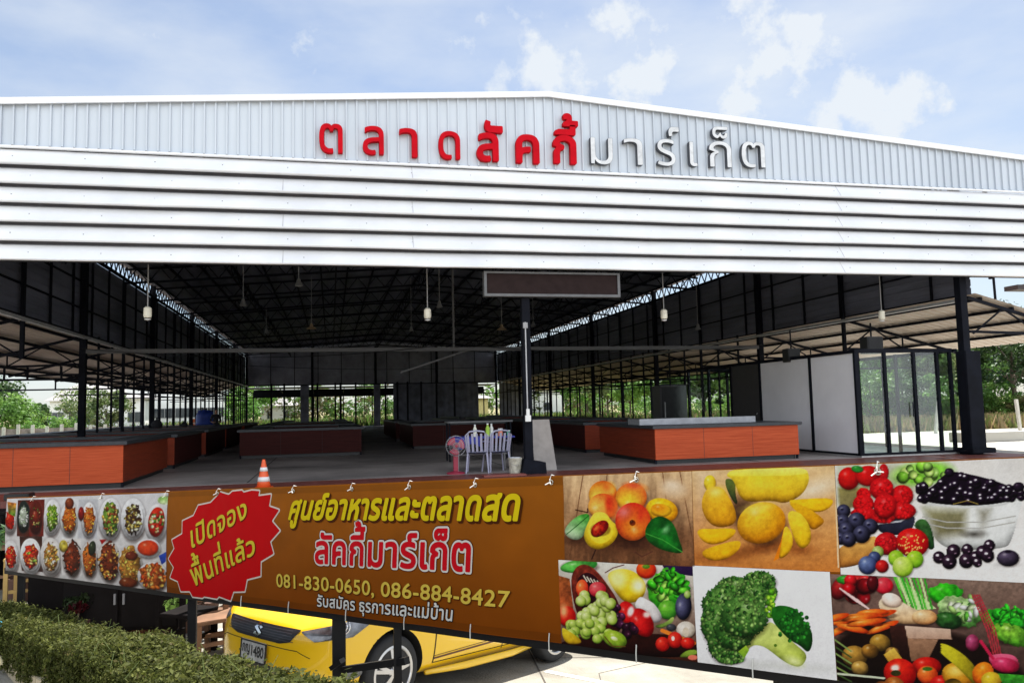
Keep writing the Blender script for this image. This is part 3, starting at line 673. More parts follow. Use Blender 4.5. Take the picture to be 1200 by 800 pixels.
for (x0, x1, y0, y1, lab) in [(-9.6, -3.83, 21.6, 26.0, 'shaded red counter directly behind the front left one'), (-9.6, -3.83, 26.8, 31.6, 'third counter back in the left row'), (-9.6, -3.9, 32.4, 38.0, 'fourth counter back in the left row'), (-9.6, -3.9, 39, 46, 'farthest counters of the left row'),
        (-2.7, .95, 25.0, 30.0, 'dark shaded red counter deep in the hall left of centre'), (-2.9, .9, 32, 40, 'counter behind the left of centre one'), (-2.9, .8, 42, 52, 'farthest counter of the row left of centre'),
        (2.7, 6.0, 27.5, 33, 'dark shaded red counter in the middle behind the plastic table'), (2.7, 6.0, 35, 43, 'second counter back in the middle row'),
        (7.05, 10.72, 21.8, 26.6, 'shaded counter right behind the large bright red one'), (7.05, 10.72, 27.8, 33, 'third counter back in the right row'), (7.0, 10.7, 34.5, 42, 'fourth counter back in the right row'), (7.0, 10.7, 44, 52, 'farthest counter of the right row')]:
    counter(x0, x1, y0, y1, lab, WOODR=WOODR_DEEPSHADE if -3 < x0 < 6.5 else (WOODR_SHADE if y0 > 21 else WOODR)); k += 1
# ------------------------------------------------------------------ small things on the hall edge
Zs = SL
ORANGE = mat('traffic orange', (.75, .10, .02), .4, 0, .05, 6)
cn = onZ(309, 573, SL); cn[1] = 15.05; cn = onY(309, 571, 15.05)
t = empty('traffic_cone', (cn[0], 15.05, SL), 'orange traffic cone with white bands on the tiled edge', 'cone')
b = MB(); b.lathe([(.125, .03), (.105, .13), (.083, .24), (.055, .38), (.03, .50), (.022, .52), (0, .52)], 20, (cn[0], 15.05, SL)); body = site(b, 'cone_body', ORANGE, t, smooth=True)
b = MB(); b.box((cn[0]-.16, 14.89, SL), (cn[0]+.16, 15.21, SL+.03)); site(b, 'cone_base', ORANGE, t, bevel=.01)
for z0, z1, r0, r1 in ((.13, .21, .107, .091), (.31, .38, .071, .057)):
    b = MB(); b.lathe([(r0+.003, z0), (r1+.003, z1)], 20, (cn[0], 15.05, SL)); site(b, 'white_band', WHITE, body, smooth=True)
# leaning board
t = empty('leaning_board', (4.35, 16.05, SL), 'pale grey board leaning beside the middle column', 'board')
b = MB(); p0 = onY(629, 547, 15.95); p1 = onY(650, 548, 15.95)
vs = [(4.20, 16.42, SL+.002), (4.68, 16.42, SL+.002), (4.62, 16.72, SL+1.07), (4.21, 16.72, SL+1.07)]
b.add(vs+[(v[0], v[1]+.02, v[2]) for v in vs], [(0, 1, 2, 3), (7, 6, 5, 4), (0, 4, 5, 1), (1, 5, 6, 2), (2, 6, 7, 3), (3, 7, 4, 0)])
site(b, 'panel', mat('grey fibre board', (.30, .27, .25), .75, 0, .1, 5), t)
b = MB(); b.bar((4.22, 16.445, SL+.03), (4.22, 16.74, SL+1.05), .02); b.bar((4.67, 16.445, SL+.03), (4.61, 16.74, SL+1.05), .02); site(b, 'edge_batten', mat('batten grey', (.22, .2, .19), .7), t)
# plastic table
BLUEC = mat('blue tablecloth', (.02, .03, .30), .5, 0, .1, 8)
tx, ty, tz = 3.25, 17.15, SL
t = empty('folding_table', (tx, ty, SL), 'small folding table with blue top beside the red fan', 'table')
b = MB(); b.box((tx-.72, ty-.35, tz+.70), (tx+.62, ty+.35, tz+.735)); site(b, 'tabletop', BLUEC, t, bevel=.008)
for sx in (-.62, .52):
    for sy in (-.28, .28):
        b = MB(); b.tube([(tx+sx, ty+sy, tz+.001), (tx+sx*.96, ty+sy, tz+.70)], .016); site(b, 'leg', GREYP, t)
b = MB(); b.grid(10, 5, lambda u, v: (tx-.73+.62*u, ty-.36-.01*math.sin(u*19)-.012*v, tz+.737-(.02+.24*v*(.75+.25*math.sin(u*7))))); site(b, 'cloth_drop', BLUEC, t)
b = MB(); b.bar((tx-.6, ty, tz+.35), (tx+.5, ty, tz+.35), .02); site(b, 'stretcher', GREYP, t)
for (dx, dy, h, r_, c, lab) in [(-.22, -.15, .26, .04, (.75, .74, .62), 'cream topped bottle at left on the blue table'), (.05, -.2, .28, .045, (.35, .55, .06), 'green bottle in the middle of the blue table'), (.15, -.12, .27, .04, (.80, .80, .76), 'white bottle next to the green one on the blue table'), (.34, -.15, .16, .05, (.75, .25, .16), 'short pinkish jar on the blue table'), (.52, -.15, .12, .035, (.1, .45, .35), 'teal cup near the right end of the blue table')]:
    q = empty('bottle' if h > .2 else 'jar', (tx+dx, ty+dy, tz+.735), lab, 'bottle' if h > .2 else 'jar', 'bottles and jars on the blue table')
    b = MB(); b.lathe([(r_, 0), (r_, h*.65), (r_*.45, h*.82), (r_*.45, h*.9)] if h > .2 else [(r_, 0), (r_*1.05, h*.85)], 12, (tx+dx, ty+dy, tz+.736)); site(b, 'vessel', mat('vessel %.2f' % (c[0]+c[1]*2), c, .3), q, smooth=False)
    b = MB(); rr = r_*.5 if h > .2 else r_*1.1; b.lathe([(rr, h*.9 if h > .2 else h*.86), (rr, h), (0, h)], 12, (tx+dx, ty+dy, tz+.737)); site(b, 'cap', WHITE, q)
# white plastic chairs in front of the table
LAV = mat('white plastic', (.34, .34, .46), .35, 0, .05, 6)
def plastic_chair(x, y, rz, lab):
    t = empty('plastic_chair', (x, y, SL), lab, 'chair', 'white plastic chairs by the blue table', rz)
    def pt(b, nm, m=LAV, par=None, bevel=0):
        o = b.build(nm, m, par or t, bevel=bevel); return o
    b = MB(); b.grid(6, 6, lambda u, v: ((u-.5)*.42, (v-.5)*.42, .43-.03*math.sin(u*3.14)*math.sin(v*3.14)))
    b.grid(6, 6, lambda u, v: ((u-.5)*.42, (v-.5)*.42, .405-.03*math.sin(u*3.14)*math.sin(v*3.14))); pt(b, 'seat')
    b = MB()
    for i in range(5):
        xx = -.17+i*.085; b.bar((xx, .2, .44), (xx*1.1, .28, .82), .045, .012, up=(0, 1, 0))
    b.tube([(-.21, .2, .43), (-.235, .28, .78), (-.15, .3, .86), (0, .305, .88), (.15, .3, .86), (.235, .28, .78), (.21, .2, .43)], .018); pt(b, 'backrest')
    for s in (-1, 1):
        b = MB(); b.tube([(s*.225, .22, .64), (s*.26, 0, .65), (s*.255, -.19, .63), (s*.23, -.2, .43)], .018); pt(b, 'armrest')
        b = MB(); b.tube([(s*.2, -.19, .42), (s*.245, -.22, .001)], [.02, .016]); pt(b, 'leg')
        b = MB(); b.tube([(s*.2, .19, .42), (s*.235, .25, .001)], [.02, .016]); pt(b, 'leg')
    return t
plastic_chair(3.02, 16.62, R(165), 'left white plastic chair in front of the blue table')
plastic_chair(3.42, 16.66, R(190), 'right white plastic chair in front of the blue table')
# pedestal fan
fx, fy_ = 2.52, 16.5
RED_P = mat('dark red plastic', (.30, .02, .05), .4, 0, .1, 5)
t = empty('pedestal_fan', (fx, fy_, SL), 'dark red pedestal fan with round wire cage', 'fan')
b = MB(); b.lathe([(0, .0), (.19, .001), (.19, .03), (.05, .06), (0, .06)], 20, (fx, fy_, SL)); site(b, 'fan_base', RED_P, t)
b = MB(); b.box((fx-.05, fy_-.04, SL+.06), (fx+.05, fy_+.04, SL+.42)); site(b, 'stem', RED_P, t, bevel=.01)
b = MB()
for rr, dy in ((.21, -.0), (.205, -.07), (.14, -.085), (.07, -.09)): b.tube([(fx+rr*math.cos(a), fy_-.06+dy, SL+.58+rr*math.sin(a)) for a in np.linspace(0, 2*math.pi, 25)], .004, 5, False)
for k in range(28):
    a = 2*math.pi*k/28; b.tube([(fx+.03*math.cos(a), fy_-.15, SL+.58+.03*math.sin(a)), (fx+.14*math.cos(a), fy_-.146, SL+.58+.14*math.sin(a)), (fx+.21*math.cos(a), fy_-.06, SL+.58+.21*math.sin(a))], .0025, 4, False)
site(b, 'cage', mat('grey wire', (.32, .32, .34), .4, .4), t)
for k in range(3):
    a0 = 2*math.pi*k/3; b = MB()
    b.grid(5, 4, lambda u, v: (fx+(.03+.15*v)*math.cos(a0+(u-.3)*1.3), fy_-.08+.03*(u-.5), SL+.58+(.03+.15*v)*math.sin(a0+(u-.3)*1.3))); site(b, 'blade', mat('red blade', (.45, .05, .10), .35), t)
b = MB(); b.lathe([(0, -.155), (.035, -.15), (.04, -.04), (.07, -.03), (.06, .1), (0, .11)], 14, (fx, fy_, SL+.58), 'y'); site(b, 'motor', RED_P, t)
# paint bucket
bx, by = 3.66, 15.95
t = empty('paint_bucket', (bx, by, SL), 'stained white bucket beside the middle column', 'bucket')
b = MB(); b.lathe([(0, .001), (.115, .002), (.14, .29), (.148, .29), (.148, .32), (.132, .32), (.11, .02), (0, .02)], 20, (bx, by, SL)); body = site(b, 'pail', mat('stained pail', (.50, .48, .40), .5, 0, .25, 9, dark=(.22, .20, .15)), t, smooth=False)
b = MB(); b.tube([(bx-.146, by, SL+.29), (bx-.1, by-.09, SL+.2), (bx, by-.15, SL+.17), (bx+.1, by-.09, SL+.2), (bx+.146, by, SL+.29)], .004, 5); site(b, 'handle', GREYP, t)
b = MB(); b.lathe([(0, .331), (.12, .33), (.1, .25), (0, .25)], 16, (bx, by, SL)); site(b, 'rag', mat('pale rag', (.70, .72, .75), .9, 0, .1, 12), t)
# low pallet board at the foot of the table
b = MB(); b.box((2.9, 15.35, SL), (3.75, 15.62, SL+.035)); o = b.build('tile_slab', mat('loose red tile', (.24, .06, .045), .5), bevel=.004); tag(o, 'loose red tile lying on the edge near the bucket', 'tile')
# steel shelf table behind
t = empty('steel_bench', (3.75, 20.5, SL), 'long grey steel bench behind the blue table', 'bench')
b = MB(); b.box((2.9, 20.2, SL+.98), (4.6, 20.8, SL+1.02)); site(b, 'bench_top', mat('dull zinc', (.14, .14, .145), .6, .1), t)
for x in (2.95, 4.55):
    for y in (20.25, 20.75):
        b = MB(); b.box((x-.02, y-.02, SL+.001), (x+.02, y+.02, SL+.98)); site(b, 'leg', STEEL, t)
b = MB(); b.box((2.95, 20.25, SL+.3), (4.55, 20.75, SL+.33)); site(b, 'shelf', STEEL, t)
# things far left behind the counters
px = onX(245, 497, -9.0)
t = empty('water_barrel', (-8.7, 56, SL), 'blue plastic barrel far down the left aisle', 'barrel')
P0 = onY(240, 505, 45); bxx = P0[0]
t.location = (bxx, 45, TER)
b = MB(); b.lathe([(0, .002), (.40, .002), (.46, .3), (.46, .45), (.48, .47), (.46, .5), (.46, 1.0), (.48, 1.02), (.46, 1.05), (.46, 1.4), (.36, 1.7), (0, 1.75)], 20, (bxx, 45, TER)); site(b, 'barrel_body', mat('blue drum', (.02, .05, .30), .4), t, smooth=True)
b = MB(); b.lathe([(.12, 1.75), (.12, 1.83), (0, 1.83)], 12, (bxx, 45, TER)); site(b, 'barrel_lid', BLACKP, t)
P0 = onY(230, 497, 48)
t = empty('orange_crate', (P0[0], 48, SL), 'orange crate beside the blue barrel', 'crate')
b = MB()
for z in (0, .3, .6, .9): b.box((P0[0]-.3, 47.8, SL+z), (P0[0]+.3, 48.3, SL+z+.22))
site(b, 'slat_side', mat('crate orange', (.75, .14, .02), .4), t)
b = MB(); b.box((P0[0]-.28, 47.84, SL+.001), (P0[0]+.28, 48.26, SL+1.1)); site(b, 'inner_liner', mat('crate white', (.6, .6, .58), .5), t)
P0 = onY(203, 504, 33)
for k, (dx, r_, lab) in enumerate([(0, .2, 'round dark sack lying on the left counters'), (.55, .13, 'small dark bundle on the left counters')]):
    t = empty('sack', (-6.6+dx*1.5, 33.3+k, SL+.86), lab, 'sack', 'dark sacks on the counters')
    b = MB(); b.lathe([(0, 0), (r_*.9, .01), (r_*1.1, r_*.7), (r_*.7, r_*1.4), (r_*.2, r_*1.7), (r_*.25, r_*2.0), (0, r_*2.0)], 14, (-6.6+dx*1.5, 33.3+k, SL+.861)); site(b, 'sack_body', mat('dark cloth', (.02, .02, .025), .9), t, smooth=True)
    b = MB(); b.lathe([(r_*.3, r_*1.68), (r_*.34, r_*1.72), (r_*.3, r_*1.76)], 12, (-6.6+dx*1.5, 33.3+k, SL+.861)); site(b, 'tie_string', GREYP, t)
# person, standing behind the left counters
def skin_person(x, y, z, H, rz):
    t = empty('person', (x, y, z), 'person in dark clothes standing among the left counters, far down the hall', 'person', None, rz)
    J = {'pelvis': (0, 0, .53, .085, .07), 'waist': (0, 0, .62, .075, .055), 'chest': (0, -.005, .74, .09, .06), 'neck0': (0, .005, .825, .045, .04), 'neck1': (0, -.005, .865, .03, .03),
         'head0': (0, -.015, .90, .042, .048), 'head1': (0, -.012, .945, .047, .056), 'head2': (0, -.008, .985, .03, .035)}
    E = [('pelvis', 'waist'), ('waist', 'chest'), ('chest', 'neck0'), ('neck0', 'neck1'), ('neck1', 'head0'), ('head0', 'head1'), ('head1', 'head2')]
    for s, n in ((-1, 'r'), (1, 'l')):
        J.update({'sh'+n: (s*.105, 0, .80, .035, .035), 'el'+n: (s*.14, .03, .63, .027, .027), 'wr'+n: (s*.10, -.10, .60, .018, .02), 'ha'+n: (s*.075, -.15, .61, .02, .012),
                  'hip'+n: (s*.05, 0, .48, .058, .058), 'kn'+n: (s*.055, -.01, .28, .038, .038), 'an'+n: (s*.06, .01, .05, .024, .024), 'to'+n: (s*.065, -.09, .018, .025, .018)})
        E += [('chest', 'sh'+n), ('sh'+n, 'el'+n), ('el'+n, 'wr'+n), ('wr'+n, 'ha'+n), ('pelvis', 'hip'+n), ('hip'+n, 'kn'+n), ('kn'+n, 'an'+n), ('an'+n, 'to'+n)]
    names = list(J); me = bpy.data.meshes.new('body'); me.from_pydata([Vector(J[k][:3])*H for k in names], [(names.index(a), names.index(c)) for a, c in E], [])
    o = bpy.data.objects.new('tmp_body', me); COL.objects.link(o); m = o.modifiers.new('s', 'SKIN'); m2 = o.modifiers.new('u', 'SUBSURF'); m2.levels = 2
    for i, k in enumerate(names): me.skin_vertices[0].data[i].radius = (J[k][3]*H, J[k][4]*H); me.skin_vertices[0].data[i].use_root = (i == 0)
    bpy.context.view_layer.update(); dg = bpy.context.evaluated_depsgraph_get(); me2 = bpy.data.meshes.new_from_object(o.evaluated_get(dg)); bpy.data.objects.remove(o)
    me2.shade_smooth()
    clothm = mat('black shirt', (.015, .015, .018), .85); skinm = mat('skin', (.32, .16, .10), .5); trou = mat('dark trousers', (.02, .022, .035), .85); hairm = mat('black hair', (.008, .007, .007), .5)
    me2.materials.clear()
    for mm in (clothm, skinm, trou): me2.materials.append(mm)
    for p in me2.polygons:
        c = p.center/H; arm = abs(c.x) > .09 and c.z < .64 and c.y < -.03
        p.material_index = 1 if (c.z > .84 or (arm and c.z > .5)) else (2 if c.z < .53 else 0)
    link('body', me2, None, t)
    b = MB(); b.grid(14, 10, lambda u, v: (.052*H*math.sin(v*1.75)*math.cos(u*6.2832), H*(-.002+.06*math.sin(v*1.75)*math.sin(u*6.2832)), H*(.955+.048*math.cos(v*1.75)-(.03 if math.sin(u*6.2832) > 0 else 0)*v))); b.build('hair', hairm, t, True)
    for s in (-1, 1):
        b = MB(); b.lathe([(0, -.004*H), (.006*H, 0), (0, .004*H)], 8, (s*.018*H, -.064*H, .945*H)); b.build('eye', mat('eye dark', (.02, .015, .01), .2), t)
        for f in range(5):
            b = MB(); xx = s*(.062+.008*f)*H; ln = (.022, .028, .03, .028, .016)[f]*H
            b.tube([(xx, -.155*H, .61*H), (xx, -.155*H-ln*.6, .607*H), (xx, -.155*H-ln, .598*H)], [.0055*H, .005*H, .004*H], 6); b.build('finger', skinm, t)
    b = MB(); b.tube([(0, -.066*H, .945*H), (0, -.078*H, .928*H), (0, -.066*H, .922*H)], [.004*H, .009*H, .004*H], 6); b.build('nose', skinm, t)
    b = MB(); b.tube([(-.014*H, -.063*H, .908*H), (0, -.067*H, .907*H), (.014*H, -.063*H, .908*H)], .0035*H, 6); b.build('mouth', mat('lips', (.25, .08, .07), .5), t)
P0 = onY(253, 505, 38.5)
skin_person(P0[0], 38.5, SL, 1.62, R(25))
# ------------------------------------------------------------------ vegetation
LEAFM = mat_attr('tree leaves', .5, .3, .2, thru=.4)
BARK = mat('bark', (.13, .10, .07), .9, 0, .3, 8, bump=.5, bscale=20)
def leaf_cloud(n, centres, radii, size, cols, seed, flat=.75):
    """leaf-sized quads scattered in the shells of many small clumps; each clump has its own leaf colour"""
    r = np.random.default_rng(seed); k = r.choice(len(centres), n, p=radii**2/np.sum(radii**2)); d = r.normal(size=(n, 3)); d /= np.linalg.norm(d, axis=1)[:, None]
    P_ = centres[k]+d*(radii[k]*(r.uniform(.35, 1.08, n)))[:, None]*np.array([1, 1, flat])
    nrm = d+r.normal(size=(n, 3))*.6+np.array([0, 0, .35]); nrm /= np.linalg.norm(nrm, axis=1)[:, None]
    a = np.cross(nrm, r.normal(size=(n, 3))); a /= np.linalg.norm(a, axis=1)[:, None]; c = np.cross(nrm, a); s = size*r.uniform(.55, 1.35, n)[:, None]
    V = np.stack([P_-a*s, P_-c*s*.45, P_+a*s, P_+c*s*.45], 1).reshape(-1, 3)
    cc = cols[r.integers(0, len(cols), len(centres))][k]*r.uniform(.72, 1.25, n)[:, None]
    return V, np.repeat(cc, 4, 0)
def quad_mesh(name, V, C, m):
    me = bpy.data.meshes.new(name); n = len(V); me.vertices.add(n); me.vertices.foreach_set('co', V.astype(np.float32).ravel()); me.loops.add(n); me.loops.foreach_set('vertex_index', np.arange(n, dtype=np.int32))
    me.polygons.add(n//4); me.polygons.foreach_set('loop_start', (np.arange(n//4)*4).astype(np.int32)); me.update(calc_edges=True)
    a = me.color_attributes.new('Col', 'FLOAT_COLOR', 'POINT'); a.data.foreach_set('color', np.c_[C, np.ones(n)].astype(np.float32).ravel()); return link(name, me, m)
DARKG = np.array([(.030, .060, .018), (.045, .085, .022), (.06, .11, .03), (.035, .075, .03)])*1.35
MIDG = np.array([(.06, .13, .025), (.085, .17, .03), (.045, .10, .02), (.11, .19, .04)])*1.5
PALEG = np.array([(.13, .17, .06), (.10, .15, .045), (.16, .19, .07), (.08, .13, .04)])*1.4
DRYG = np.array([(.20, .18, .07), (.16, .17, .05), (.12, .17, .04), (.24, .19, .10)])
def tree(x, y, z, h, cr, cols, lab, seed, n=3500, leaf=.17, group='trees round the market', trunk=.35, nclump=46, name='tree'):
    t = empty(name, (x, y, z), lab, 'tree' if name == 'tree' else 'bush', group); r = np.random.default_rng(seed)
    b = MB(); th = h*trunk; r0 = .035*h*.5; tips = []
    b.tube([(0, 0, -.15), (.02*h*r.normal()*.3, 0, th*.5), (.03*h*r.normal()*.3, .02*h*r.normal()*.3, th), (0, 0, h*.75)], [r0*1.3, r0, r0*.8, r0*.25], 8)
    for k in range(9):
        a = r.uniform(0, 6.28); z0 = th*r.uniform(.75, 1.4); L_ = cr*r.uniform(.55, .9); e = (math.cos(a)*L_, math.sin(a)*L_, min(z0+L_*r.uniform(.4, 1.0), h*.9))
        b.tube([(0, 0, z0), (e[0]*.45, e[1]*.45, z0+(e[2]-z0)*.6), e], [r0*.5, r0*.32, r0*.1], 6)
    b.build('trunk', BARK, t)
    cz = (th*.8+h)/2; hz = (h-th*.8)/2
    d = r.normal(size=(nclump, 3)); d /= np.linalg.norm(d, axis=1)[:, None]; q = r.uniform(.3, 1, nclump)**.5
    cen = d*q[:, None]*np.array([cr*.85, cr*.85, hz*.85])+np.array([0, 0, cz])+r.normal(size=(nclump, 3))*np.array([cr, cr, hz])*.10; rad = cr*r.uniform(.16, .36, nclump)
    V, C = leaf_cloud(n, cen, rad, leaf, cols, seed+1); o = quad_mesh('crown', V, C, LEAFM); o.parent = t; return t
def at(px, py, d): return depth(px, py, d)
tn = 0
def tree_px(px, d, h, cr, cols, lab, **k):
    global tn; p = depth(px, 470, d); tn += 1; return tree(p[0], p[1], TER if 'z' not in k else k.pop('z'), h, cr, cols, lab, 100+tn*7, **k)
# right side, seen past the end column and through the booth
tree_px(1190, 46, 7.4, 2.7, DARKG*.75, 'tall dark airy tree at the right edge of the picture', n=4200, nclump=60, leaf=.13)
tree_px(1132, 54, 5.2, 2.2, DARKG*.85, 'dark tree behind the end column', n=3600)
tree_px(1230, 50, 7.6, 3, DARKG*.8, 'dark tree half outside the right edge', n=3600)
tree_px(1158, 60, 5.6, 2.6, MIDG, 'mid green tree behind the two dark ones at right', n=3000)
tree_px(1090, 46, 5.4, 2.0, PALEG, 'grey green tree rising above the booth roof, right of the speaker', n=3600)
tree_px(1050, 52, 5.6, 2.3, MIDG, 'leafy tree seen above and through the booth glass', n=3600)
tree_px(1172, 46, 2.4, 1.3, MIDG*1.15, 'bright green bush under the dark tree at right', n=2200, name='bush', trunk=.15, leaf=.11)
tree_px(1148, 47, 2.0, 1.2, MIDG, 'round bush beside the end column', n=2200, name='bush', trunk=.15, leaf=.11)
tree_px(1207, 45, 1.8, 1.3, DRYG, 'pale dry bush at the right edge', n=2200, name='bush', trunk=.15, leaf=.11)
tree_px(1098, 43, 2.8, 1.3, MIDG, 'bush behind the right half of the booth glass', n=2200, name='bush', trunk=.15, leaf=.12)
tree_px(1058, 44, 3.0, 1.5, DARKG*1.3, 'bush behind the left half of the booth glass', n=2200, name='bush', trunk=.15, leaf=.12)
tree_px(1020, 44, 3.4, 1.7, MIDG, 'bush behind the white booth panels', n=1800, name='bush', trunk=.15, leaf=.12)
for i, (px, d, h, cr, cols, lab) in enumerate([(985, 62, 6, 2.8, MIDG, 'tree beyond the booth side wall'), (935, 66, 6, 2.8, DARKG, 'tree behind the dark booth door'), (868, 56, 5.2, 2.4, MIDG, 'leafy tree seen between the cabinet and the booth'), (826, 58, 5.2, 2.4, DARKG*1.2, 'dark leafy tree above the large red counter'), (795, 60, 5, 2.4, MIDG, 'tree seen between posts right of the fridge column'), (768, 66, 5.2, 2.6, MIDG*1.3, 'bright tree seen between the right hand posts'), (738, 76, 5.4, 2.8, MIDG*1.3, 'bright tree beyond the middle of the right aisle'), (712, 82, 5.5, 2.8, PALEG, 'pale tree deep beyond the right aisle'), (688, 88, 5.8, 3.0, MIDG*1.4, 'bright tree just right of the white far wall'), (664, 104, 5.5, 3.0, MIDG, 'far tree behind the white wall at right')]):
    tree_px(px, d, h, cr, cols, lab, n=2600, leaf=.2)
# left side
tree_px(2, 58, 4.0, 2.7, MIDG*1.1, 'broad bright green tree at the left edge', z=1.0, n=5200, leaf=.15, trunk=.2, nclump=60)
tree_px(-18, 62, 5.2, 3.4, DARKG, 'darker tree behind the left edge', z=1.0, n=3200)
tree_px(46, 66, 3.3, 1.1, DARKG*1.2, 'small dark tree between the left bush and the grey roof', z=1.0, n=2400)
tree_px(66, 54, 2.0, 2.0, MIDG*1.2, 'low spreading green bush behind the fence', z=1.0, n=3600, name='bush', trunk=.15, leaf=.12, nclump=50)
tree_px(94, 56, 4.3, 1.7, PALEG, 'feathery pale tree left of the first aisle column', z=1.0, n=2100, leaf=.11, nclump=70)
tree_px(126, 54, 4.0, 1.5, PALEG*.8, 'feathery tree with darker leaves right of the first aisle column', z=1.0, n=2600, leaf=.12, nclump=60)
tree_px(300, 88, 6.0, 2.6, MIDG*1.5, 'bright tree beyond the far left corner of the hall', n=2600)
tree_px(278, 84, 3.6, 2.4, MIDG*1.5, 'low bright bush beyond the far left corner', n=2600, name='bush', trunk=.15)
tree_px(432, 110, 6.2, 2.8, MIDG*1.3, 'tree beyond the back opening of the hall', n=2200)
tree_px(370, 104, 5.4, 2.6, MIDG, 'tree right of the small white house beyond the hall', n=2200)
def bank(name, x0, x1, y0, y1, z, h, cols, n, leaf, seed, lab, cat):
    r = np.random.default_rng(seed); k = 160
    cen = np.c_[r.uniform(x0, x1, k), r.uniform(y0, y1, k), z+h*r.uniform(.15, .8, k)]; V, C = leaf_cloud(n, cen, np.full(k, h*.42)*r.uniform(.6, 1.2, k), leaf, cols, seed, 1.0)
    return tag(quad_mesh(name, V, C, LEAFM), lab, cat, kind='stuff')
bank('scrub', -22, 34, 92, 104, TER, 4.2, np.concatenate([MIDG*.8, DRYG*.6]), 9000, .3, 5, 'sunlit yellow green scrub beyond the back of the hall', 'scrub')
bank('hedgerow', 34, 46, 48, 120, TER, 2.6, MIDG*1.1, 12000, .22, 6, 'green undergrowth along the right side of the site', 'undergrowth')
# grass
def grass(name, x0, x1, y0, y1, z, n, h, cols, seed, lab):
    r = np.random.default_rng(seed); P_ = np.c_[r.uniform(x0, x1, n), r.uniform(y0, y1, n), np.full(n, z)]; a = r.uniform(0, 6.28, n); hh = h*r.uniform(.4, 1.2, n)
    side = np.c_[np.cos(a), np.sin(a), 0*a]*(.02+.05*r.random(n))[:, None]*1.6; lean = r.normal(size=(n, 3))*.25*hh[:, None]; lean[:, 2] = hh
    V = np.stack([P_-side, P_+side, P_+lean+side*.2, P_+lean-side*.2], 1).reshape(-1, 3); C = np.repeat(cols[r.integers(0, len(cols), n)]*r.uniform(.7, 1.2, n)[:, None], 4, 0)
    return tag(quad_mesh(name, V, C, LEAFM), lab, 'grass', kind='stuff')
STRAW = np.array([(.26, .20, .10), (.20, .19, .07), (.30, .21, .12), (.14, .17, .05)])
grass('field_grass', XR+1, 50, 30.6, 44, TER, 26000, .55, STRAW, 11, 'dry straw coloured grass beside the apron')
grass('tall_grass', XR+1, 56, 38, 60, TER, 16000, .8, np.concatenate([STRAW, MIDG*.8]), 12, 'taller green grass in front of the trees')
grass('back_grass', -30, 30, 76, 92, TER, 14000, .8, np.concatenate([DRYG, MIDG*1.3]), 13, 'bright rough grass beyond the hall')
grass('verge_grass', -30, -13.6, 44, 60, TER, 12000, .35, MIDG*1.2, 14, 'grass along the left fence')
# fences
POST = mat('weathered concrete post', (.52, .49, .43), .85, 0, .15, 6)
f = empty('post_fence', (-17, 57, TER), 'row of pale concrete fence posts with wire at the far left', 'fence')
for px in range(4, 150, 17):
    p = onY(px, 512, 57); b = MB(); b.box((p[0]-.09, 56.92, TER-.3), (p[0]+.09, 57.08, TER+1.05+.1*math.sin(px))); site(b, 'post', POST, f, bevel=.01)
b = MB(); b.box((-22, 57.2, TER-.3), (-9, 57.3, TER+.85)); site(b, 'rubble_infill', mat('mottled wall', (.26, .21, .19), .95, 0, .4, 2.5, dark=(.12, .10, .08)), f)
f = empty('field_fence', (25, 36, TER), 'leaning pale fence posts in the dry grass at the right', 'fence')
for px, d, lean in ((1196, 31, .12), (1095, 33, -.28), (1150, 36, .03), (966, 38, .05), (1260, 30, 0)):
    p = depth(px, 500, d); b = MB(); b.bar((p[0], p[1], TER-.2), (p[0]-lean, p[1], TER+1.35), .10); site(b, 'post', POST, f)
b = MB(); b.box((20.2, 22.0, TER+.004), (22.6, 22.9, TER+.32)); o = b.build('concrete_block', APRON, bevel=.02); tag(o, 'low pale concrete block on the apron at the right', 'block')
# buildings beyond
WWALL = mat('white rendered wall', (.88, .88, .86), .7, 0, .06, .6); GROOF = mat('grey fibre roof', (.26, .25, .25), .8, 0, .15, 1.2, stretch=(6, 1, 1)); DWIN = mat('dark window glass', (.05, .06, .07), .15)
def house(x0, x1, y0, y1, z, hw, hr, lab, rows, roofm=GROOF, hip=True, wall=WWALL):
    t = empty('house', ((x0+x1)/2, y0, z), lab, 'house', 'houses beyond the market')
    b = MB(); b.box((x0, y0, z-.5), (x1, y1, z+hw)); w = site(b, 'wall', wall, t)
    b = MB(); o = .5; c = (y0+y1)/2; i = (x1-x0)*.18 if hip else 0
    b.add([(x0-o, y0-o, z+hw+.002), (x1+o, y0-o, z+hw+.002), (x1+o, y1+o, z+hw+.002), (x0-o, y1+o, z+hw+.002), (x0+i, c, z+hw+hr), (x1-i, c, z+hw+hr)], [(0, 3, 2, 1), (0, 1, 5, 4), (1, 2, 5), (2, 3, 4, 5), (3, 0, 4)]); site(b, 'roof', roofm, t)
    for (zz, n, ww, hh) in rows:
        for k in range(n):
            xx = x0+(x1-x0)*(k+.5)/n; b = MB(); b.box((xx-ww/2, y0-.05, z+zz), (xx+ww/2, y0-.002, z+zz+hh)); fr_ = site(b, 'window', mat('grey window frame', (.4, .4, .4), .5), t)
            b = MB(); b.box((xx-ww/2+.06, y0-.07, z+zz+.06), (xx-.03, y0-.052, z+zz+hh-.06)); b.box((xx+.03, y0-.07, z+zz+.06), (xx+ww/2-.06, y0-.052, z+zz+hh-.06)); site(b, 'pane', DWIN, fr_)
    return t
def span(pa, pb, Y): return onY(pa, 480, Y)[0], onY(pb, 480, Y)[0]
x0, x1 = span(148, 262, 86); house(x0, x1, 86, 94, 1.2, 5.0, .8, 'long white building with a row of windows beyond the left aisle', [(1.5, 9, 1.2, 1.0)], hip=False)
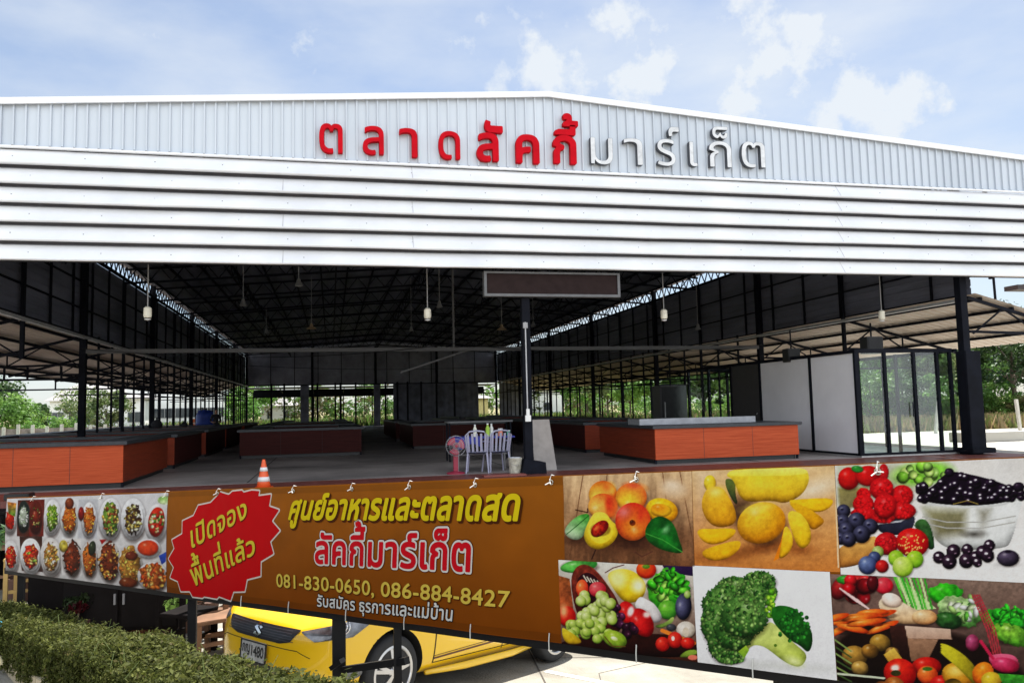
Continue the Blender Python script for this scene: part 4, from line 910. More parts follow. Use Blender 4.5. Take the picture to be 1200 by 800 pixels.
x0, x1 = span(58, 136, 95); house(x0, x1, 95, 105, 1.2, 3.6, 2.0, 'house with grey hipped roof behind the left trees', [(1.2, 4, 1.2, 1.2)])
x0, x1 = span(96, 170, 80); house(x0, x1, 80, 84, 1.2, 3.4, .5, 'low white building partly behind the feathery trees', [(1.2, 3, 1.2, 1.0)], hip=False)
x0, x1 = span(306, 346, 96); house(x0, x1, 96, 102, 1.5, 2.3, .9, 'small white house with sloping roof beyond the back of the hall', [(.8, 2, .6, .9)], hip=False)
x0, x1 = span(622, 660, 92); house(x0, x1, 92, 97, 1.5, 3.4, .4, 'white wall of a building far behind the middle column', [(1.0, 1, .9, 1.0)], hip=False)
x0, x1 = span(540, 572, 90); house(x0, x1, 90, 94, 1.5, 2.6, .4, 'small pale yellow shed beyond the back of the hall', [(.9, 1, .6, .8)], hip=False, wall=mat('yellow wall', (.62, .52, .22), .7))
# roof corner and pole at the far right
t = empty('neighbour_roof', (21.5, 21, 5), 'dark gutter corner of a neighbouring roof at the far right', 'roof')
p = onY(1193, 338, 19.5)
b = MB(); b.box((p[0], 19.5, p[2]-.02), (p[0]+6, 20.0, p[2]+.12)); site(b, 'gutter', mat('brown gutter', (.03, .018, .016), .5), t)
b = MB(); b.add([(p[0]+.25, 19.7, p[2]+.13), (p[0]+6, 19.7, p[2]+.13), (p[0]+6, 19.95, p[2]+.13), (p[0]+.25, 19.95, p[2]+.13), (p[0]+3, 19.9, p[2]+.7)], [(0, 1, 2, 3), (0, 1, 4), (1, 2, 4), (2, 3, 4), (3, 0, 4)]); site(b, 'roof_cover', mat('green tin', (.02, .035, .03), .5), t)
b = MB()
for x in (p[0]+1.2, p[0]+5.5): b.box((x-.08, 20, TER), (x+.08, 20.16, p[2]-.02))
site(b, 'roof_post', STEEL, t)
p = onY(1166, 345, 19.0); t = empty('roof_pole', (p[0], 19, TER), 'thin dark pole standing right of the end column', 'pole')
b = MB(); b.tube([(p[0], 19.0, p[2]-.15), (p[0]-.04, 19.0, p[2]+2)], .035); site(b, 'pole_shaft', STEEL, t)
b = MB(); b.bar((p[0]-.05, 19.0, p[2]-.15), (p[0]-2.2, 18.9, p[2]-.2), .05); site(b, 'pole_arm', STEEL, t)
# ------------------------------------------------------------------ yellow hatchback
YEL = bpy.data.materials.new('yellow car paint'); YEL.use_nodes = True
_b = YEL.node_tree.nodes['Principled BSDF']; _b.inputs['Base Color'].default_value = (.80, .48, .004, 1); _b.inputs['Roughness'].default_value = .32; _b.inputs['Coat Weight'].default_value = .8; _b.inputs['Coat Roughness'].default_value = .06
_n = YEL.node_tree.nodes.new('ShaderNodeTexNoise'); _n.inputs['Scale'].default_value = 2.2; _n.inputs['Detail'].default_value = 5
_r = YEL.node_tree.nodes.new('ShaderNodeValToRGB'); _r.color_ramp.elements[0].color = (.76, .45, .005, 1); _r.color_ramp.elements[1].color = (.84, .53, .004, 1)
YEL.node_tree.links.new(_n.outputs[0], _r.inputs[0]); YEL.node_tree.links.new(_r.outputs[0], _b.inputs['Base Color'])
RUB = mat('tyre rubber', (.018, .018, .019), .8, 0, .2, 12); ALLOY = mat('alloy', (.62, .62, .63), .28, .85, .05, 6); WELL = mat('dark wheel well', (.008, .008, .008), .9)
CARG = mat('dark car glass', (.02, .025, .03), .05, 0, .1, 2, spec=.8); LAMPG = mat('headlamp glass', (.14, .15, .17), .08, .2, .4, 9, spec=.9, dark=(.03, .03, .035)); GRIL = mat('black grille', (.012, .012, .016), .4, 0, .2, 30)
CHR = mat('chrome trim', (.75, .75, .76), .15, 1, .03, 5)
_pt = R(5.3); _a = R(-141.2)
ch = Vector((math.cos(_a)*math.cos(_pt), math.sin(_a)*math.cos(_pt), math.sin(_pt))); cl = Vector((-math.sin(_a), math.cos(_a), 0)); cu = ch.cross(cl)
car = bpy.data.objects.new('parked_car', None); COL.objects.link(car); car.location = (-.03, 7.71, .455)
car.rotation_euler = Matrix((ch, cl, cu)).transposed().to_euler(); tag(car, 'bright yellow hatchback parked behind the banner', 'car')
# body cage: stations along the car, half sections from the sill to the middle of the top
ST = [(-3.03, .60, .36, .62, .80, None), (-2.98, .76, .28, .80, 1.02, .80), (-2.72, .82, .22, .93, 1.40, .60), (-2.35, .835, .20, .94, 1.485, .585), (-1.6, .84, .19, .92, 1.51, .60), (-1.0, .84, .19, .91, 1.47, .59), (-.62, .84, .19, .90, 1.24, .60),
      (-.34, .84, .19, .89, 1.00, .62), (0, .842, .20, .86, .965, .58), (.35, .835, .21, .80, .91, .56), (.58, .79, .21, .74, .845, .52), (.72, .66, .22, .66, .76, .45), (.80, .48, .30, .60, .68, .36)]
vs = []; ns = 10
for (x, w, zb, zs, zt, wr) in ST:
    wr = wr if wr else w*.6; cab = zt > 1.1
    half = [(0, zb), (w*.80, zb), (w*.97, zb+.05), (w, zb+.25 if zb+.25 < zs-.1 else (zb+zs)/2), (w*.995, zs-.06), (w*.955, zs), ((w*.5+wr*.5) if cab else w*.86, (zs+zt)/2+(.03 if cab else .01)), (wr, zt-.035), (wr*.55, zt-.005), (0, zt)]
    ring = [(x, y, z) for (y, z) in half]+[(x, -y, z) for (y, z) in half[-2:0:-1]]
    vs += ring
m = len(half)*2-2; fs = []
for i in range(len(ST)-1):
    for k in range(m): fs.append((i*m+k, i*m+(k+1) % m, (i+1)*m+(k+1) % m, (i+1)*m+k))
vs += [(ST[0][0]-.02, 0, .6), (ST[-1][0]+.015, 0, .48)]; n0 = len(vs)-2
for k in range(m): fs.append(((k+1) % m, k, n0)); fs.append(((len(ST)-1)*m+k, (len(ST)-1)*m+(k+1) % m, n0+1))
def raw(vs, fs):
    me = bpy.data.meshes.new('tmp'); me.from_pydata(vs, [], fs); bm = bmesh.new(); bm.from_mesh(me); bmesh.ops.recalc_face_normals(bm, faces=bm.faces); bm.to_mesh(me); bm.free()
    o = bpy.data.objects.new('tmp', me); COL.objects.link(o); return o
o = raw(vs, fs); md = o.modifiers.new('s', 'SUBSURF'); md.levels = 3
b = MB()
for wx in (0, -2.43):
    for s in (-1, 1): b.lathe([(0, min(s*.5, s*1.1)), (.355, min(s*.5, s*1.1)), (.355, max(s*.5, s*1.1)), (0, max(s*.5, s*1.1))], 40, (wx, 0, .315), 'y')
cut = raw(b.v, b.f)
bpy.context.view_layer.update(); dg = bpy.context.evaluated_depsgraph_get()
me_s = bpy.data.meshes.new_from_object(o.evaluated_get(dg)); bvh = BVHTree.FromPolygons([v.co for v in me_s.vertices], [p.vertices for p in me_s.polygons])
bo = o.modifiers.new('b', 'BOOLEAN'); bo.operation = 'DIFFERENCE'; bo.object = cut; bo.solver = 'EXACT'
bpy.context.view_layer.update(); dg = bpy.context.evaluated_depsgraph_get(); me_b = bpy.data.meshes.new_from_object(o.evaluated_get(dg))
bpy.data.objects.remove(o); bpy.data.objects.remove(cut); me_b.materials.clear(); me_b.materials.append(YEL); me_b.materials.append(WELL)
for p in me_b.polygons:
    c = p.center; w_ = min(abs(c.x), abs(c.x+2.43)); rr_ = math.hypot(w_, c.z-.315); p.material_index = 1 if (rr_ < .357 and abs(c.y) < .84 and (rr_ < .34 or abs(rr_-.355) < .004)) or c.z < .215 else 0
bm = bmesh.new(); bm.from_mesh(me_b)
for f in bm.faces: f.smooth = True
for e in bm.edges: e.smooth = not (len(e.link_faces) == 2 and e.calc_face_angle(0) > .6)
bm.to_mesh(me_b); bm.free()
body = link('body', me_b, None, car)
def decal(name, polys, dirv, m, off=.004, cell=.012, par=None, grow=0, right=None):
    """a thin part laid on the body: outline in the plane square to dirv (seen from outside), wrapped on to the bodywork"""
    d = Vector(dirv).normalized(); rt = Vector(right).normalized() if right else Vector((0, 0, 1)).cross(d).normalized(); up = d.cross(rt)
    xs, ys, F = field(polys, cell, grow); pts, f_, e_ = fill(xs, ys, F); V = []
    for (a, c) in pts:
        p = rt*a+up*c+d*4; h = bvh.ray_cast(p, -d, 8)
        V.append(h[0]+h[1]*off*(1 if h[1].dot(d) > 0 else -1) if h[0] else p-d*4)
    bb = MB(); bb.add(V, f_); return bb.build(name, m, par or car, True)
FWD = (1, 0, 0); LFT = (0, 1, 0); RGT = (0, -1, 0)
gr_ = decal('grille', [[(-.50, .70), (.50, .70), (.42, .60), (.30, .575), (-.30, .575), (-.42, .60)]], FWD, GRIL)
for i in range(5):
    decal('mesh_bar', [[(-.46+i*.01, .602+i*.019), (.46-i*.01, .602+i*.019), (.46-i*.01, .607+i*.019), (-.46+i*.01, .607+i*.019)]], FWD, mat('grille bar', (.05, .05, .06), .35), .010, .0025, gr_)
S_ = [(-.055, .655), (.0, .70), (.055, .662), (.03, .650), (0, .672), (-.015, .660), (.055, .622), (0, .577), (-.055, .612), (-.03, .625), (0, .603), (.017, .617)]
decal('emblem', [S_], FWD, CHR, .016, .004)
decal('lower_intake', [[(-.42, .38), (.42, .38), (.34, .27), (-.34, .27)]], FWD, GRIL)
# number plate
pl = MB(); pl.box((.835, -.17, .395), (.845, .17, .545)); PL = pl.build('number_plate', mat('plate white', (.42, .43, .42), .4, 0, .2, 20), car, bevel=.004)
pf = MB()
for a_, c_ in (((.836, -.18, .385), (.85, .18, .394)), ((.836, -.18, .546), (.85, .18, .556)), ((.836, -.18, .394), (.85, -.171, .546)), ((.836, .171, .394), (.85, .18, .546))): pf.box(a_, c_)
pf.build('plate_frame', BLACKP, PL)
pk = MB(); pk.box((.70, -.08, .42), (.834, .08, .52)); pk.build('plate_bracket', BLACKP, PL)
def flat_text(s, h, w, place, cell=.06, grow=.02, m=None, shear=0):
    P = text_polys(s, shear); a = np.concatenate(P); lo, hi = a.min(0), a.max(0); xs, ys, F = field(P, (hi[1]-lo[1])*cell, grow); pts, f_, e_ = fill(xs, ys, F); bb = MB()
    bb.add([place((p[0]-lo[0])/(hi[0]-lo[0]), (p[1]-lo[1])/(hi[1]-lo[1])) for p in pts], f_); return bb
for s_, u0, u1 in (('\u0e01\u0e0d', -.15, -.045), ('1480', -.02, .15)):
    bb = flat_text(s_, .1, .3, lambda u, v: (.8475, u0+(u1-u0)*u, .435+.085*v)); bb.build('plate_number', mat('plate black', (.02, .02, .02), .5), PL)
for s in (-1, 1):
    dv = (.80, s*.6, .12); dd = Vector(dv).normalized(); rt = Vector((0, 0, 1)).cross(dd).normalized(); up = dd.cross(rt)
    pts3 = [(.70, s*.46, .68), (.55, s*.76, .76), (.16, s*.82, .88), (.20, s*.83, .79), (.45, s*.80, .655), (.66, s*.60, .615)]
    hl = decal('headlight', [[(Vector(p).dot(rt), Vector(p).dot(up)) for p in pts3]], dv, LAMPG, .006)
    c = Vector((.50, s*.735, .735)); h = bvh.ray_cast(c+dd*3, -dd, 6)[0]
    b = MB()
    for rr, off in ((.062, .006), (.04, .012)):
        ring = [h+dd*off+rt*rr*math.cos(t)+up*rr*math.sin(t) for t in np.linspace(0, 6.283, 21)]; b.tube(ring, .006, 6, False)
    b.build('reflector', CHR, hl, True)
    sd = (0, s, 0); k = 1 if s < 0 else -1   # along-car axis in the decal plane
    def SP(lst): return [[(Vector((x, 0, z)).dot(Vector((0, 0, 1)).cross(Vector(sd))), z) for x, z in lst]]
    decal('side_window', SP([(-.55, .945), (-.98, 1.38), (-1.45, 1.415), (-1.45, .955)]), sd, CARG, .005, .02)
    decal('side_window', SP([(-1.52, .955), (-1.52, 1.415), (-2.15, 1.40), (-2.33, 1.02)]), sd, CARG, .005, .02)
    for line in ([(-.52, .90), (-.535, .90), (-.50, .30), (-.485, .30)], [(-1.485, .92), (-1.497, .92), (-1.497, .28), (-1.485, .28)], [(-.5, .31), (-.5, .302), (-1.9, .302), (-1.9, .31)], [(-2.02, .30), (-2.03, .30), (-2.16, .92), (-2.15, .92)]):
        decal('panel_gap', SP(line), sd, WELL, .002, .004, body)
    st = decal('side_stripe', SP([(-.50, .335), (-.50, .352), (-2.05, .405), (-2.05, .388)]), sd, mat('dark stripe', (.10, .03, .01), .4), .003, .005)
    decal('stripe_line', SP([(-.50, .362), (-.50, .368), (-2.05, .424), (-2.05, .418)]), sd, mat('dark stripe', (.10, .03, .01), .4), .003, .003, st)
    b = MB(); b.tube([(-.40, s*.82, .235), (-.9, s*.853, .225), (-1.6, s*.853, .225), (-2.02, s*.82, .24)], [.02, .035, .035, .02], 8); b.build('sill_skirt', YEL, car, True)
    b = MB(); b.lathe([(0, -.07), (.05, -.06), (.06, 0), (.05, .05), (0, .06)], 14, (0, 0, 0)); mr_ = b.build('mirror', YEL, car, True); mr_.scale = (.8, 1.5, 1.1); mr_.location = (-.62, s*.93, .98)
    b = MB(); b.bar((-.62, s*.80, .95), (-.62, s*.9, .97), .03); b.build('mirror_stalk', BLACKP, car)
    b = MB(); b.bar((-1.28, s*.845, .80), (-1.42, s*.845, .80), .02); b.build('door_handle', YEL, car)
    for wx in (0, -2.43):
        y = s*.735
        b = MB(); prof = [(.205, -.09), (.235, -.1), (.285, -.095), (.302, -.07), (.305, 0), (.302, .07), (.285, .095), (.235, .1), (.205, .09)]; b.lathe(prof, 40, (wx, y, .305), 'y')
        wh = b.build('wheel', RUB, car, True)
        b = MB(); b.lathe([(.20, s*.03), (.218, s*.088), (.226, s*.097), (.226, s*.10), (.207, s*.104), (.200, s*.098), (.19, s*.05), (.19, -s*.07)], 40, (wx, y, .305), 'y')
        for k in range(5):
            for da in (-.13, .13):
                t = 2*math.pi*k/5+.3; b.bar((wx+.03*math.cos(t), y+s*.095, .305+.03*math.sin(t)), (wx+.198*math.cos(t+da), y+s*.075, .305+.198*math.sin(t+da)), .03, .03, up=(0, 1, 0))
        b.lathe([(0, s*.105), (.03, s*.103), (.045, s*.085), (.045, s*.03)], 16, (wx, y, .305), 'y'); b.build('rim', ALLOY, wh, False)
        b = MB(); b.lathe([(0, s*.0), (.19, s*.0)], 24, (wx, y, .305), 'y'); b.build('brake_disc', mat('dark brake', (.03, .03, .03), .6), wh)
wsd = (.72, 0, .69); dd = Vector(wsd).normalized(); rt = Vector((0, 0, 1)).cross(dd).normalized(); up = dd.cross(rt)
decal('windscreen', [[(Vector(p).dot(rt), Vector(p).dot(up)) for p in [(-.40, -.62, 1.02), (-.40, .62, 1.02), (-.98, .53, 1.43), (-.98, -.53, 1.43)]]], wsd, CARG, .005, .03)
wsd = (-1, 0, .3); dd = Vector(wsd).normalized(); rt = Vector((0, 0, 1)).cross(dd).normalized(); up = dd.cross(rt)
decal('rear_window', [[(Vector(p).dot(rt), Vector(p).dot(up)) for p in [(-2.9, -.58, 1.07), (-2.9, .58, 1.07), (-2.72, .50, 1.38), (-2.72, -.50, 1.38)]]], wsd, CARG, .005, .03)
for pts in ([(-.62, .50), (-.5, .545), (.5, .545), (.62, .50), (.62, .494), (.5, .539), (-.5, .539), (-.62, .494)],): decal('panel_gap', [pts], FWD, WELL, .002, .004, body)
for s in (-1, 1):
    fl = decal('fog_lamp', [[(s*.60+.055*math.cos(t), .375+.055*math.sin(t)) for t in np.linspace(0, 5.98, 20)]], (1, s*.35, 0), LAMPG, .006)

# ------------------------------------------------------------------ the banner plane
BH = .90
def bd(px): return BH*FOC/(85+.1675*(px-5))
BA, BB = depth(5, 583, bd(5)), depth(1200, 535, bd(1200))
bdir = np.array([BB[0]-BA[0], BB[1]-BA[1], 0]); BLEN = np.linalg.norm(bdir); bdir /= BLEN; bnrm = np.array([bdir[1], -bdir[0], 0])   # towards the viewer
if bnrm @ (EYE-BA) < 0: bnrm = -bnrm
def bst(px, py):
    """photograph place -> (s along the banner, z height) on the banner's own plane"""
    px, py = np.broadcast_arrays(np.asarray(px, float), np.asarray(py, float))
    D = CF+CX*((px-600)/FOC)[..., None]+CU*((400-py)/FOC)[..., None]; t = ((BA-EYE) @ bnrm)/(D @ bnrm); P_ = EYE+D*t[..., None]
    return np.stack([(P_-BA) @ bdir, P_[..., 2]], -1)
TOP = np.polyfit(*np.array([bst(x, 583-(x-5)*48/1195) for x in (5, 400, 800, 1200)]).T, 1)
BOT = np.polyfit(*np.array([bst(x, 668+.1316*(x-5)) for x in (5, 300, 650, 978)]).T, 1)
S0, S1 = float(bst(7, 620)[0]), float(BLEN)+.55
_wr = np.random.default_rng(21); _wk = [(_wr.uniform(.6, 7), _wr.uniform(-3, 3), _wr.uniform(0, 6.28), _wr.uniform(.3, 1)) for _ in range(9)]
TIES = [float(bst(x, 560)[0]) for x in (40, 120, 196, 255, 345, 413, 480, 558, 645, 747, 880, 1030, 1170)]
def bdisp(s, z):
    """how far the slack cloth stands off its plane"""
    tz = (z-np.polyval(BOT, s))/(np.polyval(TOP, s)-np.polyval(BOT, s)); w = 0*s
    for k, q, ph, a in _wk: w = w+a*np.sin(k*s+q*z+ph)*.0034
    for ts in TIES:
        w = w+.012*np.exp(-((s-ts)/.22)**2)*np.clip(tz-.72, 0, 1)*3-.016*np.exp(-((s-ts+(1-tz)*.35)/.06)**2)*np.clip(tz-.45, 0, 1)-.013*np.exp(-((s-ts-(1-tz)*.55)/.06)**2)*np.clip(tz-.55, 0, 1)
    return w+.012*np.sin(np.pi*np.clip(tz, 0, 1))
def bpt(s, z, off=0.0):
    s = np.asarray(s, float); z = np.asarray(z, float); w = bdisp(s, z)+off
    return BA*np.array([1, 1, 0])+s[..., None]*bdir+w[..., None]*bnrm+z[..., None]*np.array([0, 0, 1])
# frame of the banner
BLK = mat('black frame tube', (.005, .005, .006), .6, 0, .2, 6, spec=.2)
c0 = bpt((S0+S1)/2, 1.0); fr_ = empty('banner_stand', (float(c0[0]), float(c0[1]), lot(c0[0], c0[1])), 'black steel frame on posts that carries the long banner', 'frame')
def fb(s, dz, back): p = BA*np.array([1, 1, 0])+bdir*s-bnrm*back; return p
b = MB()
for poly, dz in ((TOP, -.03), (BOT, -.012)):
    b = MB()
    a, c = fb(S0-.1, 0, .05), fb(S1, 0, .05); b.bar((a[0], a[1], np.polyval(poly, S0-.1)+dz), (c[0], c[1], np.polyval(poly, S1)+dz), .05, .05 if dz < -.02 else .07)
    site(b, 'rail', BLK, fr_)
POSTS = [(14, .07), (212, .07), (380, .095), (451, .05), (900, .07), (1150, .08)]
for px, w in POSTS:
    s = float(bst(px, 650)[0]); p = fb(s, 0, .05+w*.5+.026); g = lot(p[0], p[1]); b = MB(); zt = np.polyval(TOP, s)-.02
    if px == 451: zt = np.polyval(BOT, s)+.05
    b.bar((p[0], p[1], g-.1), (p[0], p[1], zt), w); site(b, 'post', BLK, fr_)
    b = MB(); b.bar((p[0]-.1, p[1]-.1, g+.01), (p[0]+.1, p[1]+.1, g+.01), .2, .02, up=(0, 0, 1)); site(b, 'foot_plate', BLK, fr_)
s1, s2 = float(bst(388, 650)[0]), float(bst(462, 650)[0]); p, q = fb(s1, 0, .10), fb(s2, 0, .10)
zz1, zz2 = depth(388, 783, bd(388))[2], depth(462, 773, bd(462))[2]
b = MB(); b.bar((p[0], p[1], zz1), (q[0], q[1], zz2), .045); site(b, 'cross_brace', BLK, fr_)
b = MB(); p = fb(float(bst(386, 650)[0]), 0, .02); b.bar((p[0], p[1], zz1+.03), (p[0]+.07, p[1]-.05, zz1+.09), .06, .03); site(b, 'gusset', BLK, fr_)
# the cloth
INKK = .58                                     # printed inks lie darker than the same colour on a screen
INK = mat_attr('banner ink on vinyl', .6, .04, .06, bump=.08, bscale=500)
bn = empty('banner', (float(c0[0]), float(c0[1]), float(np.polyval(BOT, (S0+S1)/2))), 'long brown advertising banner with food photos, red starburst and yellow lettering', 'banner')
def cloth(name, s0, s1, off, colf, nu, nv, zt=(0, 1), m=None, par=None, ink=None):
    ss = np.linspace(s0, s1, nu); tt = np.linspace(zt[0], zt[1], nv); S, T = np.meshgrid(ss, tt); Z = np.polyval(BOT, S)*(1-T)+np.polyval(TOP, S)*T
    o = fast_grid(name, bpt(S, Z, off), nu, nv, s2l(colf(S, T))*(ink or INKK), m or INK); return hang(o, par or bn)
def vnoise(x, y, seed=0):
    xi, yi = np.floor(x).astype(np.int64), np.floor(y).astype(np.int64); xf, yf = x-xi, y-yi; u, v = xf*xf*(3-2*xf), yf*yf*(3-2*yf)
    def h(a, c):
        n = (a*374761393+c*668265263+seed*1442695041) & 0xffffffff; n = ((n ^ (n >> 13))*1274126177) & 0xffffffff; return ((n ^ (n >> 16)) & 0xffff)/65535.0
    return (h(xi, yi)*(1-u)+h(xi+1, yi)*u)*(1-v)+(h(xi, yi+1)*(1-u)+h(xi+1, yi+1)*u)*v
def fbm(x, y, seed=0, o=3): return sum(vnoise(x*2**k, y*2**k, seed+k)/2**(k+1) for k in range(o))/(1-.5**o)
def brown(S, T):
    n = fbm(S*3, T*5, 4); base = np.array([140, 70, 8.])*(1-T[..., None])+np.array([172, 100, 24.])*T[..., None]
    return base*(.93+.14*n[..., None])
bc = cloth('banner_cloth', S0, S1, 0, brown, 520, 48)
# hems, eyelets and ties
for tt, nm in ((.965, 'hem'), (.03, 'hem')):
    cloth(nm, S0, S1, .0015, lambda S, T: brown(S, T)*.9, 420, 3, (tt-.022, tt+.022), par=bn)
CORD = mat('white cord', (.75, .74, .70), .7); EYE_ = mat('eyelet brass', (.45, .42, .35), .3, .8)
for px in (40, 120, 196, 255, 345, 413, 480, 558, 645, 747, 1030):
    s = float(bst(px, 560)[0]); z = float(np.polyval(TOP, s))-.035; P0 = bpt(s, z, .004); b = MB()
    n_, d_ = Vector(bnrm), Vector(bdir); P0 = Vector(P0)
    b.tube([P0+n_*.004+d_*.012*math.cos(t)+Vector((0, 0, .012*math.sin(t))) for t in np.linspace(0, 6.283, 13)], .0035, 5, False); ey = site(b, 'eyelet', EYE_, bn)
    b = MB(); r = random.Random(px); b.tube([P0+n_*.012, P0+n_*.016+Vector((0, 0, .015)), P0+n_*.0+Vector((0, 0, .04)), P0-n_*.06+Vector((0, 0, .02))], .0032, 5)
    b.tube([P0+n_*.014, P0+n_*.03+d_*r.uniform(.012, .03)+Vector((0, 0, r.uniform(-.01, .015)))], .003, 5); b.tube([P0+n_*.014, P0+n_*.03-d_*r.uniform(.01, .025)-Vector((0, 0, r.uniform(.01, .02)))], .003, 5); site(b, 'tie_cord', CORD, ey)
for px in (285, 340, 407, 475, 553, 643, 746, 880):
    s = float(bst(px, 700)[0]); z = float(np.polyval(BOT, s)); P0 = Vector(bpt(s, z+.03, .004)); b = MB(); b.tube([P0+Vector(bnrm)*.006+Vector((0, 0, .02)), P0+Vector(bnrm)*.012-Vector((0, 0, .02)), P0+Vector(bnrm)*.012-Vector((0, 0, .065))], .0032, 5); site(b, 'tie_cord', mat('grey cord', (.5, .5, .47), .7), bn)
# lettering and shapes printed on the cloth
def printed(name, polys_px, colr, off, cell, grow=0, par=None, poly_in_px=True):
    """outlines given in photograph places, moved to the banner's own plane"""
    P = [bst(np.array(p)[:, 0], np.array(p)[:, 1]) for p in polys_px]; xs, ys, F = field(P, cell, grow); pts, f_, e_ = fill(xs, ys, F)
    V = bpt(pts[:, 0], pts[:, 1], off); o = colour_mesh(name, [tuple(v) for v in V], f_, np.tile(s2l(colr)*INKK, (len(V), 1)), INK, None, True); return hang(o, par or bn)
def word(s, BL, TL, BR, TR, shear=0.0, track=.02, hc=.53):
    """lettering laid between four measured corners (feet and heads of the plain letters); hc = height of a plain letter"""
    P = text_polys(s, 0, track); a = np.concatenate(P); x0, x1 = a[:, 0].min(), a[:, 0].max(); BL, TL, BR, TR = [np.array(bst(*q)) for q in (BL, TL, BR, TR)]; r = []
    for p in P:
        q = p.copy(); qq = []
        # subdivide long edges so that they follow the perspective
        for i in range(len(q)):
            a_, b_ = q[i], q[(i+1) % len(q)]; n = max(1, int(np.hypot(*(b_-a_))/.12)); qq += [a_+(b_-a_)*k/n for k in range(n)]
        q = np.array(qq); u = ((q[:, 0]-x0)/(x1-x0))[:, None]; v = (q[:, 1]/hc)[:, None]
        r.append(BL*(1-u)*(1-v)+BR*u*(1-v)+TL*(1-u)*v+TR*u*v)
    return r
def lettering(name, s, q, layers, cell, **k):
    P = word(s, *q, **k); groups = [P]
    if ' ' in s:                                    # one part for each word of the line
        i = sum(len(glyph(c)[0]) for c in s.split(' ')[0]); groups = [P[:i], P[i:]]
    for P in groups:
        o = None
        for i, (colr, grow, off, sh) in enumerate(layers):
            PP = [p+np.array(sh) for p in P]; xs, ys, F = field(PP, cell, grow); pts, f_, e_ = fill(xs, ys, F); V = bpt(pts[:, 0], pts[:, 1], off)
            ob = colour_mesh(name if i == 0 else ('outline' if i == 1 else 'shade'), [tuple(v) for v in V], f_, np.tile(s2l(colr)*INKK, (len(V), 1)), INK, None, True); hang(ob, o or bn)
            if o is None: o = ob
lettering('headline', '\u0e28\u0e39\u0e19\u0e22\u0e4c\u0e2d\u0e32\u0e2b\u0e32\u0e23\u0e41\u0e25\u0e30\u0e15\u0e25\u0e32\u0e14\u0e2a\u0e14', ((340.4, 607.4), (345, 588), (607, 608.4), (611, 580.5)), [((240, 214, 24), .0078, .006, (0, 0)), ((84, 40, 10), .0125, .004, (.012, -.010))], .0045)
lettering('market_name', '\u0e25\u0e31\u0e04\u0e01\u0e35\u0e49\u0e21\u0e32\u0e23\u0e4c\u0e40\u0e01\u0e47\u0e15', ((372, 658.5), (372.5, 635), (553, 668), (554.5, 637.5)), [((222, 16, 34), .007, .006, (0, 0)), ((240, 236, 228), .019, .004, (0, 0)), ((96, 30, 14), .024, .003, (0, 0))], .0045)
lettering('phone_numbers', '081-830-0650, 086-884-8427', ((325.3, 686.6), (325.5, 670.6), (598.5, 710.6), (600, 690.6)), [((236, 206, 84), .0022, .006, (0, 0)), ((96, 46, 12), .004, .004, (.005, -.005))], .004, hc=.73)
lettering('staff_notice', '\u0e23\u0e31\u0e1a\u0e2a\u0e21\u0e31\u0e04\u0e23 \u0e18\u0e38\u0e23\u0e01\u0e32\u0e23\u0e41\u0e25\u0e30\u0e41\u0e21\u0e48\u0e1a\u0e49\u0e32\u0e19', ((372.5, 709.5), (372.7, 700), (530, 727), (531.5, 714.8)), [((240, 238, 232), .0018, .006, (0, 0)), ((44, 26, 18), .0085, .004, (0, 0))], .0032)
STAR = [(570,75),(565,105),(640,95),(630,165),(692,185),(648,250),(697,305),(640,370),(660,440),(585,485),(582,570),(505,590),(490,660),(425,662),(405,715),(335,690),(322,705),(245,692),(235,700),(180,692),(165,660),(115,660),(100,600),(55,580),(80,520),(48,470),(85,410),(70,360),(130,325),(130,250),(190,220),(215,160),(285,145),(340,82),(395,97),(415,78),(470,72),(480,84),(525,72)]
SPX = [(190+x/5, 560+y/5) for x, y in STAR]
sb_ = printed('starburst', [SPX], (214, 6, 16), .0028, .008); printed('starburst_edge', [SPX], (238, 226, 214), .0016, .008, .012, sb_)
lettering('booking_line', '\u0e40\u0e1b\u0e34\u0e14\u0e08\u0e2d\u0e07', ((227, 641), (225.6, 622.5), (291, 605.5), (290, 588.8)), [((232, 212, 60), .004, .006, (0, 0)), ((120, 20, 10), .007, .0045, (.008, -.006))], .0055)
lettering('space_line', '\u0e1e\u0e37\u0e49\u0e19\u0e17\u0e35\u0e48\u0e41\u0e25\u0e49\u0e27', ((229, 686), (224.4, 668), (301, 648), (300, 632)), [((232, 212, 60), .004, .006, (0, 0)), ((120, 20, 10), .007, .0045, (.008, -.006))], .0055)
